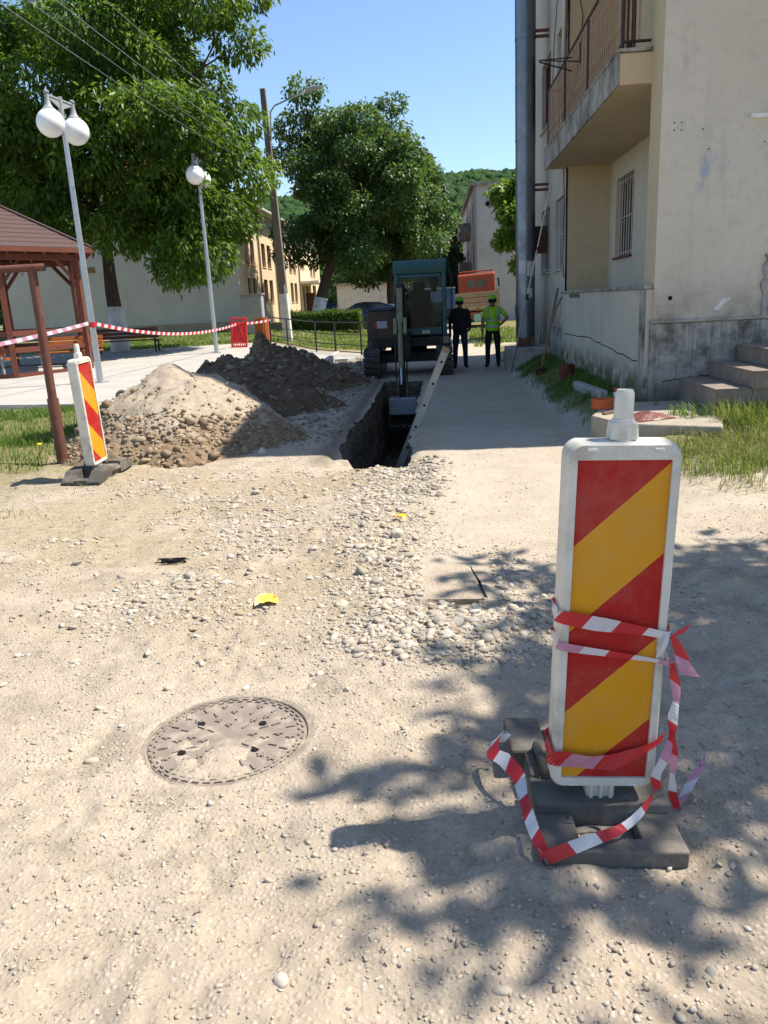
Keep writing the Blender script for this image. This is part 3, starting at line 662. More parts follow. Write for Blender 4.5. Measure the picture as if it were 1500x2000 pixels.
o = stones('clods', X[k_], Y[k_], np.clip(rg.lognormal(-4.2, .5, k_.sum()), .008, .05), 1, M['pebble'], t1, 46, .3, np.array([(.34, .285, .21), (.27, .20, .135)]), z1, (.6, 1.0)); tag(o, 'lumps lying on the sandy slope', None, None, 'stuff')
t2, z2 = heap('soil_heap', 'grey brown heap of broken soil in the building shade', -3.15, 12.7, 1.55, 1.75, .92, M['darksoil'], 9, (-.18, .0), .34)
a = rg.uniform(0, 6.28, 900); rr = rg.uniform(0, 1.05, 900)**.55; X = 1.55*rr*np.cos(a); Y = 1.75*rr*np.sin(a)
o = stones('clods', X, Y, np.clip(rg.lognormal(-3.7, .55, 900), .012, .12), 1, M['pebble'], t2, 47, .40, DARK, z2, (.5, 1.0), .2, False); tag(o, 'broken dark clods', None, None, 'stuff')
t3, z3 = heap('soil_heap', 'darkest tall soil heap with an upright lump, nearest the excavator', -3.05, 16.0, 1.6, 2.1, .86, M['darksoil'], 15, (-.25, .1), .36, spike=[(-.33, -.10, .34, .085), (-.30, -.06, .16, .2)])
a = rg.uniform(0, 6.28, 900); rr = rg.uniform(0, 1.08, 900)**.55; X = 1.6*rr*np.cos(a); Y = 2.1*rr*np.sin(a)
o = stones('clods', X, Y, np.clip(rg.lognormal(-3.6, .55, 900), .012, .14), 1, M['pebble'], t3, 48, .40, DARK*np.array([1.05, .95, .85]), z3, (.5, 1.0), .2, False); tag(o, 'broken dark clods', None, None, 'stuff')
# low skirt of spilled gravel between heaps and trench
X = rg.uniform(-2.6, -1.25, 1300); Y = rg.uniform(8.9, 15.5, 1300); k_ = rg.uniform(0, 1, 1300) < (.9-.5*np.abs(X+1.95))
o = stones('rubble', X[k_], Y[k_], np.clip(rg.lognormal(-3.9, .4, k_.sum()), .01, .07), 1, M['pebble'], None, 49, .3, np.concatenate([PAL*.8, DARK])); tag(o, 'grey rubble and crumbs of soil along the trench edge', 'rubble', None, 'stuff')
X = rg.uniform(-4.2, -1.3, 1400); Y = rg.uniform(15.5, 23.5, 1400)
o = stones('rubble', X, Y, np.clip(rg.lognormal(-3.5, .5, 1400), .012, .13), 1, M['pebble'], None, 50, .3, np.concatenate([DARK, PAL*.7]), flat=(.25, .6)); tag(o, 'dark rubble strewn in front of the left crawler track', 'rubble', None, 'stuff')
# torn asphalt crumbs along the near right lip of the trench
rg2 = np.random.default_rng(8); X = rg2.normal(-.12, .11, 260); Y = rg2.uniform(6.2, 8.0, 260)
k_ = ~((X > TX0-.05) & (X < TX1+.1) & (Y > TY0-.15))
o = stones('rubble', X[k_], Y[k_], np.clip(rg2.lognormal(-4.0, .5, k_.sum()), .008, .045), 1, M['pebble'], None, 51, .35, np.array([(.22, .195, .16), (.33, .285, .22), (.15, .135, .115), (.42, .37, .29)]), flat=(.3, .6)); tag(o, 'torn crust crumbs at the near right lip of the trench', 'rubble', None, 'stuff')

# ------------------------------------------------------------------ manhole
t = thing('manhole_cover', 'round cast iron manhole cover half buried in dust', 'manhole cover', (MH[0], MH[1], 0))
b = MB(); b.lathe([(.305, -.04), (.305, -.004), (.301, .0)], seg=72); b.build('lid', M['iron'], t)
b = MB(); b.lathe([(.345, -.05), (.345, .002), (.341, .004), (.312, .004), (.309, .001), (.309, -.05)], seg=72, cap=False); b.build('rim', M['iron'], t)
b = MB()
for r, nn, ln, wd in [(.292, 44, .026, .007), (.276, 44, .020, .006)]:
    for k in range(nn):
        an = 2*math.pi*(k+.5*(r < .28))/nn; b.box((r*math.cos(an), r*math.sin(an), .002), (ln, wd, .009), (0, 0, an+math.pi/2))
for r, nn in [(.245, 20), (.195, 16), (.145, 12), (.095, 8)]:
    for k in range(nn):
        an = 2*math.pi*(k+.3*(int(r*100) % 2))/nn
        cross = k % 2 == 0
        b.box((r*math.cos(an), r*math.sin(an), .002), (.034, .008, .009), (0, 0, an))
        if cross: b.box((r*math.cos(an), r*math.sin(an), .0019), (.026, .008, .0088), (0, 0, an+math.pi/2))
b.build('raised_pattern', M['iron'], t)['kind'] = 'stuff'
for (hx, hy) in [(.115, .10), (-.135, .10), (-.15, -.105), (.125, -.085)]:
    b = MB(); b.lathe([(.015, -.002), (.015, .0045)], (hx, hy, 0), 14); b.build('lift_hole', M['black'], t, fix=False)

# small litter
t = thing('snack_wrapper', 'crumpled yellow and orange snack wrapper on the dusty ground', 'wrapper', (-.98, 3.93, float(ground_z(-.98, 3.93))), (0, 0, R(12)))
rg = np.random.default_rng(2); u = np.linspace(0, 1, 9); U, V_ = np.meshgrid(u, u)
Z = .012+.022*np.sin(U*3.1)*(.6+.4*V_)+.010*(rg.random(U.shape)-.5)
mesh_np('wrapper_film', np.stack([(U-.5)*.13, (V_-.5)*.12*(1-.25*U), Z], -1).reshape(-1, 3), [(j*9+i, j*9+i+1, j*9+i+10, j*9+i+9) for j in range(8) for i in range(8)], M['wrap'], t)
t = thing('yellow_wrapper', 'small bright yellow wrapper on the far gravel', 'wrapper', (-.30, 5.42, float(ground_z(-.3, 5.42))), (0, 0, R(-20)))
Z = .018+.020*np.sin(U*3.1)+.012*(rg.random(U.shape)-.5)
mesh_np('wrapper_film', np.stack([(U-.5)*.10, (V_-.5)*.06, Z], -1).reshape(-1, 3), [(j*9+i, j*9+i+1, j*9+i+10, j*9+i+9) for j in range(8) for i in range(8)], M['yellow'], t)
t = thing('yellow_wrapper', 'yellow and white wrapper in the grass behind the striped post', 'wrapper', (-5.6, 12.5, .08), (0, 0, R(30)))
mesh_np('wrapper_film', np.stack([(U-.5)*.30, (V_-.5)*.2, Z*3], -1).reshape(-1, 3), [(j*9+i, j*9+i+1, j*9+i+10, j*9+i+9) for j in range(8) for i in range(8)], M['yellow'], t)
def crumb(name, label, x, y, w, h_, mat, seed):
    rg = np.random.default_rng(seed); b = MB()
    for k in range(9):
        p = [(rg.uniform(-w, w), rg.uniform(-h_, h_), .004+.02*rg.random()) for _ in range(4)]
        b.tube(p, .0035, 5)
    o = b.build(name, mat); o.location = (x, y, float(ground_z(x, y))); tag(o, label, 'debris')
crumb('plastic_scrap', 'black crumpled scrap lying on the left gravel', -1.78, 4.72, .11, .06, M['black'], 1)
crumb('twig_scrap', 'dark twisted scrap on the ground left of the near striped post', .30, 2.62, .035, .05, M['black'], 2)

# ================================================================== NEAR APARTMENT BLOCK (right)
def wallq(name, mat, parent, P, u0, u1, v0, v1, openings, depth, world=True):
    # P(u, v, d) -> point; d runs into the wall. One skin with real openings and reveals.
    us = sorted(set([u0, u1]+[o[0] for o in openings]+[o[1] for o in openings])); vs_ = sorted(set([v0, v1]+[o[2] for o in openings]+[o[3] for o in openings]))
    b = MB()
    for a, c in zip(us, us[1:]):
        for e, f in zip(vs_, vs_[1:]):
            mu, mv = (a+c)/2, (e+f)/2
            if any(o[0] < mu < o[1] and o[2] < mv < o[3] for o in openings): continue
            b.add([P(a, e, 0), P(c, e, 0), P(c, f, 0), P(a, f, 0)], [(0, 1, 2, 3)])
    for (a, c, e, f) in openings:
        b.add([P(a, e, 0), P(c, e, 0), P(c, e, depth), P(a, e, depth)], [(0, 1, 2, 3)]); b.add([P(a, f, 0), P(c, f, 0), P(c, f, depth), P(a, f, depth)], [(0, 1, 2, 3)])
        b.add([P(a, e, 0), P(a, f, 0), P(a, f, depth), P(a, e, depth)], [(0, 1, 2, 3)]); b.add([P(c, e, 0), P(c, f, 0), P(c, f, depth), P(c, e, depth)], [(0, 1, 2, 3)])
    return b.build(name, mat, parent, world=world, fix=False)
def window(parent, P, a, c, e, f, d, fmat, mull=1, bars=0, barmat=None, sill=None, fw=.06):
    # frame proud of the pane, deep in the reveal
    b = MB()
    def bar(a0, a1, e0, e1, d0, d1):
        vs = [P(x, y, q) for q in (d0, d1) for x, y in ((a0, e0), (a1, e0), (a1, e1), (a0, e1))]
        b.add(vs, [(3, 2, 1, 0), (4, 5, 6, 7), (0, 1, 5, 4), (1, 2, 6, 5), (2, 3, 7, 6), (3, 0, 4, 7)])
    bar(a, a+fw, e, f, d-.05, d); bar(c-fw, c, e, f, d-.05, d); bar(a+fw, c-fw, e, e+fw, d-.05, d); bar(a+fw, c-fw, f-fw, f, d-.05, d)
    for k in range(mull):
        x = a+(c-a)*(k+1)/(mull+1); bar(x-fw*.5, x+fw*.5, e+fw, f-fw, d-.047, d)
    w = b.build('window', fmat, parent, world=True)
    pb = MB(); pb.add([P(a+fw*.5, e+fw*.5, d-.012), P(c-fw*.5, e+fw*.5, d-.012), P(c-fw*.5, f-fw*.5, d-.012), P(a+fw*.5, f-fw*.5, d-.012)], [(0, 1, 2, 3)])
    pb.build('pane', M['glass_dark'], w, world=True, fix=False)
    for k in range(bars):
        x = a+(c-a)*(k+.5)/bars; q = MB(); q.tube([P(x, e-.02, .05), P(x, f+.02, .05)], .009, 6); q.build('bar', barmat, w, world=True)
    if bars:
        for v in (e+.06, (e+f)/2, f-.06):
            q = MB(); q.tube([P(a, v, .055), P(c, v, .055)], .008, 6); q.build('bar', barmat, w, world=True)
    if sill:
        q = MB(); vs = [P(x, y, dd) for dd in (-.05, d-.05) for x, y in ((a-.03, e-.035), (c+.03, e-.035), (c+.03, e-.003), (a-.03, e-.003))]
        q.add(vs, [(3, 2, 1, 0), (4, 5, 6, 7), (0, 1, 5, 4), (1, 2, 6, 5), (2, 3, 7, 6), (3, 0, 4, 7)]); q.build('sill', sill, w, world=True)
    return w
XF, XR, YN, YE, YL = 2.45, 3.25, 9.2, 23.0, 15.2
blk = thing('apartment_block', 'weathered beige apartment block with rusty balcony on the right of the lane', 'building', (7, 16, .3))
# end wall facing the camera, its pilaster return and plinth
wallq('end_wall', M['plaster'], blk, lambda u, v, d: (u, YN+d, v), XF+.03, 16, 1.20, 7.4, [], .3)
b = MB(); b.bb(XF+.031, 3.5, YN+.002, YN+.45, 1.2, 7.4); b.build('pilaster', M['plaster_o'], blk, world=True)  # ochre here stands for bounce light off the lane
b = MB(); b.prism([(XF+.0, YN-.035), (16, YN-.035), (16, YN+.5), (XF+.0, YN+.5)], 'z', -.3, 1.215); b.build('plinth', M['plinth'], blk, world=True, bevel=.015)
b = MB(); b.bb(XF-.012, 16, YN-.05, YN+.1, 1.216, 1.25); b.build('plinth_cap', M['plaster_w'], blk, world=True, bevel=.012)
# loggia: parapet, recessed wall with barred window, far return wall
b = MB(); b.bb(XF-.05, XF+.1, YN+.03, YL, -.3, 1.60); b.build('parapet', M['parapet'], blk, world=True, bevel=.012)
b = MB(); b.bb(XF-.075, XF+.12, YN+.02, YL, 1.602, 1.645); b.build('parapet_cap', M['slabedge'], blk, world=True, bevel=.01)
b = MB()
for k in range(6):
    yy = 13.4+k*.17; q = MB(); q.bb(XF-.056, XF-.04, yy, yy+.09, 1.52, 1.585); q.build('vent_slot', M['black'], blk, world=True)
b = MB(); b.bb(XF-.057, XF-.046, YN+.0305, YN+.28, -.3, 1.598); b.build('stained_corner', M['plinth'], blk, world=True)
Pr = lambda u, v, d: (XR+d, u, v)
wallq('loggia_wall', M['plaster_l'], blk, Pr, YN+.4, YL, .3, 3.8, [(13.5, 14.72, 2.17, 3.46)], .16)
window(blk, Pr, 13.5, 14.72, 2.17, 3.46, .14, M['wood_red'], 1, 7, M['bar_white'], M['wood_red'], .10)
wallq('loggia_wall', M['plaster_o'], blk, Pr, YN+.4, YL, 4.1, 7.2, [(13.7, 14.7, 4.15, 6.4)], .16)
window(blk, Pr, 13.7, 14.7, 4.15, 6.4, .14, M['wood_red'], 1)
for z0, z1_ in ((.3, 3.8), (4.1, 7.2)):
    b = MB(); b.bb(XF+.04, XR+.02, YL, YL+.2, z0, z1_); b.build('return_wall', M['plaster_o'], blk, world=True)
# balcony
b = MB(); b.bb(2.12, XR+.05, YN+.44, 15.45, 3.80, 4.12); slab = b.build('balcony_slab', [M['plaster_o']], blk, world=True, bevel=.015)  # warm bounce light under the slab put into its ochre colour
b = MB(); b.bb(2.10, 2.119, YN+.435, 15.46, 3.795, 4.125); b.build('slab_edge', M['slabedge'], slab, world=True)
b = MB(); b.bb(2.09, 2.30, YN+.42, 15.47, 4.126, 4.16); b.bb(2.301, XF+.03, YN+.42, YN+.62, 4.126, 4.16); b.build('slab_drip', M['slabedge'], slab, world=True)
rail = MB(); rail.tube([(2.16, YN+.5, 5.10), (2.16, 15.4, 5.10)], .022, 8); rail.tube([(2.16, YN+.5, 4.22), (2.16, 15.4, 4.22)], .016, 8); rail.tube([(2.16, YN+.5, 4.24), (XF+.02, YN+.5, 4.24)], .016, 8); rail.tube([(2.16, YN+.5, 5.10), (XF+.02, YN+.5, 5.10)], .016, 8)
for yy in (YN+.5, 11.7, 13.6, 15.4): rail.tube([(2.16, yy, 4.12), (2.16, yy, 5.12)], .02, 8)
rail.tube([(2.16, 15.4, 5.10), (XF+.05, 15.4, 5.10)], .018, 8); rail.tube([(2.16, 15.4, 4.22), (XF+.05, 15.4, 4.22)], .018, 8)
rl = rail.build('railing', M['dark_iron'], blk, world=True)
b = MB(); b.box((0, 0, 0), (.012, .022, .86)); bal = b.build('baluster', M['rail_tan'], rl)
off = Vector(blk.location)
k = 0; y = YN+.62
bal.location = Vector((2.16, y, 4.66))-off
while y < 15.3:
    y += .118; share(bal, Vector((2.16+random.uniform(-.004, .004), y, 4.66))-off, rl, (random.uniform(-.015, .015), 0, 0))
for x in (2.24, 2.34): share(bal, Vector((x, YN+.5, 4.66))-off, rl, (0, 0, R(90)))
b = MB(); b.tube([(2.14, 12.9, 4.96), (1.62, 12.55, 4.86), (2.14, 12.2, 4.72)], .010, 6); b.tube([(2.14, 12.9, 4.78), (1.62, 12.55, 4.84)], .010, 6); b.tube([(2.14, 12.2, 4.96), (2.14, 12.2, 4.70)], .012, 6); b.build('clothes_bracket', M['dark_iron'], blk, world=True)
# street facade beyond the loggia
Pf = lambda u, v, d: (XF+d, u, v)
ops = []
for fz in (2.06, 4.95, 7.8, 10.4):
    for (ya, yb) in ((15.42, 16.4), (17.2, 18.5), (20.4, 21.7)): ops.append((ya, yb, fz, fz+1.30))
wallq('street_wall', M['plaster_w'], blk, Pf, YL, YE, .95, 12.5, ops, .14)
wallq('street_plinth', M['plinth'], blk, lambda u, v, d: (XF-.02+d, u, v), YL+.001, YE, -.3, .95, [], .1)
for o_ in ops: window(blk, Pf, *o_, .13, M['wood_red'], 1, 6 if o_[2] < 3 else 0, M['bar_white'], M['plaster_w'])
# unseen: body added to cast shade, storeys and roofs stepped to fit their shadow
b = MB(); b.bb(3.6, 15.9, YN+.3, YE-.05, -.2, 7.3); b.bb(2.62, 3.6, YL+.25, YE-.05, -.2, 7.3); b.build('core', M['plaster'], blk, world=True)
b = MB(); b.bb(2.1, 16.1, YN-.1, YL, 7.25, 7.5); b.build('unseen_lower_roof', M['concrete'], blk, world=True)
wallq('unseen_upper_wall', M['plaster_w'], blk, Pf, 11.2, YL-.001, 7.5, 12.5, [], .14)
b = MB(); b.bb(XF+.2, 16, 11.2, YE-.02, 7.5, 12.4); b.build('unseen_upper_core', M['plaster'], blk, world=True)
b = MB(); b.bb(XF-.25, 16.2, 11.0, YE+.2, 12.5, 12.75); b.build('roof', M['concrete'], blk, world=True)
wallq('far_end_wall', M['plaster_w'], blk, lambda u, v, d: (u, YE-d, v), XF, 16, -.3, 12.5, [], .1)
# rainwater pipe and loose cables
b = MB(); b.tube([(2.40, 15.27, 3.95), (2.40, 15.27, 12.3)], .045, 10); b.build('rainwater_pipe', M['galv'], blk, world=True, smooth=True)
for pts in ([(2.43, 15.05, 7.0), (2.42, 15.1, 6.0), (2.43, 15.5, 5.6), (2.43, 15.3, 5.0), (2.43, 15.6, 4.3), (2.43, 15.2, 3.2), (2.43, 15.35, 2.2), (2.43, 15.2, 1.9), (2.42, 14.9, 1.85)], [(2.43, 15.9, 7.5), (2.42, 16.6, 6.2), (2.43, 16.9, 5.1), (2.43, 16.7, 4.4)],
            [(2.5, 15.19, 7.1), (2.7, 15.19, 6.2), (2.65, 15.19, 5.5), (2.52, 15.19, 4.9)]):
    b = MB(); b.tube(pts, .008, 5); b.build('loose_cable', M['dark_iron'], blk, world=True)
# cracks and marks on the walls
def crack(pts, w, parent, nrm):
    b = MB(); rg = random.Random(len(pts)); P = []
    for (p, q) in zip(pts, pts[1:]):
        for i in range(8):
            t = i/8; P.append(Vector(p).lerp(Vector(q), t)+Vector((0, rg.uniform(-.02, .02) if nrm == 'x' else 0, rg.uniform(-.012, .012))))
    P.append(Vector(pts[-1])); b.tube(P, w, 4); return b.build('crack', M['black'], parent, world=True)
crack([(XF-.05, 15.0, .86), (XF-.05, 12.6, .92), (XF-.05, 11.2, .84), (XF-.05, 10.2, .80), (XF-.05, 9.4, .76)], .007, blk, 'x')
crack([(2.6, YN-.036, .56), (2.95, YN-.036, .60), (3.3, YN-.036, .61)], .005, blk, 'y')
b = MB(); b.lathe([(.024, 0), (.024, .006)], (0, 0, 0), 12); hole = b.build('wall_hole', M['black'], blk, fix=False); hole.rotation_euler = (R(90), 0, 0); hole.location = Vector((2.66, YN+.003, 1.49))-off
b = MB(); b.lathe([(.008, 0), (.008, .006)], (0, 0, 0), 8); h2 = b.build('drill_hole', M['black'], blk, fix=False); h2.rotation_euler = (R(90), 0, 0); h2.location = Vector((2.62, YN+.003, 3.30))-off
for dx, dz in ((.075, 0), (0, -.075), (.075, -.075), (.37, -.28), (.95, -.24), (.3, -.08)): share(h2, Vector((2.62+dx, YN+.003, 3.30+dz))-off, blk, (R(90), 0, 0))
b = MB(); b.prism([(3.40, 3.30), (3.62, 3.29), (3.62, 3.335), (3.41, 3.34)], 'y', YN-.02, YN+.005); b.build('plaster_strip', M['white'], blk, world=True)
b = MB(); b.prism([(3.16, 1.33), (3.21, 1.34), (3.25, 1.40), (3.32, 1.44), (3.31, 1.47), (3.23, 1.455), (3.2, 1.40), (3.15, 1.37)], 'y', YN-.006, YN+.004); b.build('bare_patch', M['white'], blk, world=True)
# a ragged broken plaster edge at the far right of the end wall
b = MB(); rg = random.Random(3); pl = [(3.665+rg.uniform(-.03, .03), 1.25+.06*i) for i in range(12)]
b.prism(pl+[(4.2, 1.92), (4.2, 1.25)], 'y', YN-.03, YN+.004); b.build('broken_plaster', M['plinth'], blk, world=True)

# steps clad with brown tiles
st = thing('tiled_steps', 'three brown tiled steps climbing along the end wall of the near block', 'steps', (3.3, 8.6, .3))
tops = [(2.80, .60, 7.95), (3.13, .77, 7.90), (3.42, .95, 7.85)]
for i, (x0, zt, yf) in enumerate(tops):
    b = MB(); b.bb(x0+.012, 5.2, yf+.012, YN-.04, .0 if i == 0 else tops[i-1][1]-.01, zt-.012); body = b.build('step', M['mortar'], st, world=True)
    z0 = tops[i-1][1]+.003 if i else .02
    n = 4; L = (YN-.045-yf)/n
    for k in range(n):
        q = MB(); q.bb(x0, x0+.011, yf+k*L+.004, yf+(k+1)*L-.004, z0, zt-.013); q.build('riser_tile', M['tile'], body, world=True, bevel=.002)
    xe = tops[i+1][0]-.002 if i < 2 else 5.2; nx_ = max(1, int((xe-x0)/.31)); lx = (xe-x0)/nx_
    for j in range(nx_):
        for k in range(n):
            if i == 0 and k == 0 and j == 0 and False: continue
            q = MB(); q.bb(x0-.012+j*lx+.003*(j > 0), x0-.012+(j+1)*lx-.002, yf-.01+k*L+.003*(k > 0), yf-.01+(k+1)*L-.003, zt-.0115, zt); q.build('tread_tile', M['tile'], body, world=True, bevel=.002)
    for j in range(6):
        q = MB(); xa = x0+.014+j*.34; q.bb(xa, xa+.332, yf, yf+.011, z0, zt-.013); q.build('riser_tile', M['tile'], body, world=True, bevel=.002)

# concrete apron with the things lying on it
b = MB(); b.prism([(1.62, 8.22), (1.80, 7.62), (2.62, 7.22), (2.86, 7.9), (2.78, 9.12), (1.95, 9.1)], 'z', .05, .345); o = b.build('concrete_apron', M['stonegrey'], bevel=.02); tag(o, 'low dusty concrete apron below the tiled steps', 'concrete slab')
ZA = .347
b = MB(); b.lathe([(.118, 0), (.125, .012), (.118, .02), (.118, .085), (.126, .095), (.118, .105), (.107, .105), (.107, .02), (.107, 0)], seg=32, cap=False); o = b.build('pipe_collar', M['orangeplastic'], smooth='auto'); o.location = (1.83, 8.70, ZA); tag(o, 'orange plastic pipe ring lying on the concrete apron', 'pipe ring')
t = thing('sealant_bottle', 'slim white bottle with red cap standing by the orange ring', 'bottle', (2.03, 8.93, ZA))
b = MB(); b.lathe([(.026, 0), (.028, .005), (.028, .14), (.02, .155)], seg=16); b.build('body', M['white'], t, smooth='auto')
b = MB(); b.lathe([(.0285, .03), (.0285, .10)], seg=16, cap=False); b.build('label_band', M['boxgrey'], t, smooth=True)
b = MB(); b.lathe([(.026, .142), (.026, .185), (.022, .19)], seg=16); b.build('cap', M['red'], t, smooth='auto')
b = MB(); b.box((0, 0, .012), (.30, .045, .02)); b.box((.05, 0, .024), (.18, .03, .006)); o = b.build('folding_rule', M['woodhandle'], bevel=.003); o.location = (1.86, 8.30, ZA); o.rotation_euler = (0, 0, R(38)); tag(o, 'yellowish folding rule lying on the concrete apron', 'ruler')
rg = np.random.default_rng(5); n = 26; u = np.linspace(-1, 1, n); U, V_ = np.meshgrid(u, u); r = np.hypot(U, V_)
Z = np.clip(.11*(1-r)**.6*np.where(r < 1, 1, 0), 0, 1) if False else .055*np.clip(1-r, 0, 1)**.5*(.35+1.2*fbm(U*2.2+3, V_*2.2, 8, 4))
mesh_np('crumpled_film', np.stack([U*.23*(1+.3*(fbm(U*2, V_*2, 9)-.5)), V_*.20, Z+.004], -1).reshape(-1, 3), [(j*n+i, j*n+i+1, j*n+i+n+1, j*n+i+n) for j in range(n-1) for i in range(n-1)], M['bag'], None, False)
o = bpy.data.objects['crumpled_film']; o.location = (2.10, 7.90, ZA); o.rotation_euler = (0, 0, .4); tag(o, 'crumpled brown plastic film on the concrete apron', 'plastic film')
t = thing('corrugated_pipe', 'short brown corrugated pipe standing at the foot of the parapet', 'pipe', (2.10, 12.7, tz(2.1, 12.7)+.0))
b = MB(); pr_ = []
for k in range(13): pr_ += [(.118, .02*k), (.126, .02*k+.006), (.126, .02*k+.012), (.118, .02*k+.018)]
b.lathe(pr_+[(.105, .258), (.105, .02)], seg=28, cap=False); b.build('tube', M['redbrown'], t, smooth='auto')
b = MB(); b.box((0, 0, .03), (.12, 1.5, .12)); o = b.build('kerb_stone', M['kerb'], bevel=.015); o.location = (2.12, 10.95, tz(2.12, 10.95)+.0); o.rotation_euler = (R(-1), 0, R(3)); tag(o, 'grey kerb stone lying along the grass at the parapet foot', 'kerb')
o = stones('clod', np.zeros(1), np.zeros(1), np.array([.10]), 2, None, None, 71, .3, CLAY*1.3, lambda a, b_: a*0, (.45, .5)); o.location = (1.55, 8.1, .03); tag(o, 'flat brown clod at the near corner of the concrete apron', 'clod')

# ------------------------------------------------------------------ metal chimney beside the block
CHX, CHY = 1.98, 17.5
ch = thing('metal_chimney', 'tall grey metal chimney pipe standing in front of the near block', 'chimney', (CHX, CHY, 0))
b = MB(); b.box((.03, -.05, .22), (.92, .92, .60)); b.build('plinth', M['concrete'], ch, bevel=.02)
for (dx, dy) in ((-.13, -.13), (.13, -.13), (.13, .13), (-.13, .13)):
    b = MB(); b.box((dx, dy, .62), (.10, .10, .20)); b.build('foot', M['rusty'], ch)
b = MB(); b.lathe([(.19, .53), (.19, .72)], seg=20); b.build('base_ring', M['rusty'], ch)
zz_ = .70; k = 0
while zz_ < 13.5:
    hgt_ = [.86, 1.02, 1.05, 1.04, 1.0][k % 5]; r0 = .207-.002*(k % 2)
    b = MB(); b.lathe([(r0+.004, zz_), (r0+.005, zz_+.03), (r0, zz_+.035), (r0, zz_+hgt_-.03), (r0-.003, zz_+hgt_+.01)], seg=32, cap=False); b.build('pipe_section', M['flue'], ch, smooth='auto'); zz_ += hgt_; k += 1
for zb_ in (3.82, 6.68, 9.6):
    for dz in (0, -.10):
        b = MB(); b.box((.26, .0, zb_+dz), (.46, .05, .05)); b.build('bracket', M['wood_red'], ch)
b = MB(); b.box((.31, .45, 2.75), (.34, .34, .55)); b.tube([(.0, .0, 2.75), (.28, .4, 2.75)], .13, 14); b.build('flue_duct', M['rusty'], ch, bevel=.01)
for (an, z_, w, h_) in ((R(245), 2.05, .16, .28), (R(300), 2.0, .2, .3), (R(290), 1.55, .12, .2)):
    b = MB(); n = 6; vs = []
    for j in range(2):
        for i in range(n+1):
            a = an-w/.21/2+w/.21*i/n; vs.append((.2125*math.cos(a), .2125*math.sin(a), z_+h_*j))
    b.add(vs, [(i, i+1, i+n+2, i+n+1) for i in range(n)]); b.build('paper_notice', M['paper'], ch, fix=False)
# pole leaning on the wall; two tools
b = MB(); P0, P1 = Vector((1.62, 17.0, .02)), Vector((2.43, 16.95, 3.75)); b.tube([P0, P0.lerp(P1, .42)], .022, 8); pole = b.build('long_pole', M['alu'], smooth=True); tag(pole, 'long pale pole leaning from the ground to the wall behind the chimney', 'pole')
b = MB(); b.tube([P0.lerp(P1, .415), P1], .015, 8); b.build('upper_rod', M['bar_white'], pole); b = MB(); b.tube([P0.lerp(P1, .40), P0.lerp(P1, .43)], .032, 8); b.build('clamp', M['black_metal'], pole)
b = MB(); b.tube([P0.lerp(P1, .66), P0.lerp(P1, .68)], .026, 8); b.build('clamp', M['rust'], pole)
t = thing('shovel', 'shovel with curved wooden handle leaning at the far end of the parapet', 'shovel', (1.95, 14.75, .2))
b = MB(); b.tube([(.02, .0, .05), (.10, .15, .35), (.22, .3, .8), (.33, .38, 1.15), (.46, .42, 1.36)], [.024, .022, .02, .02, .019], 8); b.build('handle', M['woodhandle'], t, smooth=True)
b = MB(); b.prism([(-.09, -.12), (.09, -.12), (.11, .06), (.04, .12), (-.04, .12), (-.11, .06)], 'y', -.012, .006); o = b.build('blade', M['rusty'], t); o.rotation_euler = (R(50), 0, 0); o.location = (.0, -.08, .03)
t = thing('pickaxe_handle', 'straight wooden handle leaning beside the curved shovel', 'tool', (1.92, 14.95, .2))
b = MB(); b.tube([(.06, 0, .0), (.45, .55, 1.50)], [.022, .02], 8); b.build('handle', M['woodhandle'], t, smooth=True)
b = MB(); b.box((.05, -.04, .04), (.12, .20, .05)); b.build('head', M['rusty'], t, bevel=.01)

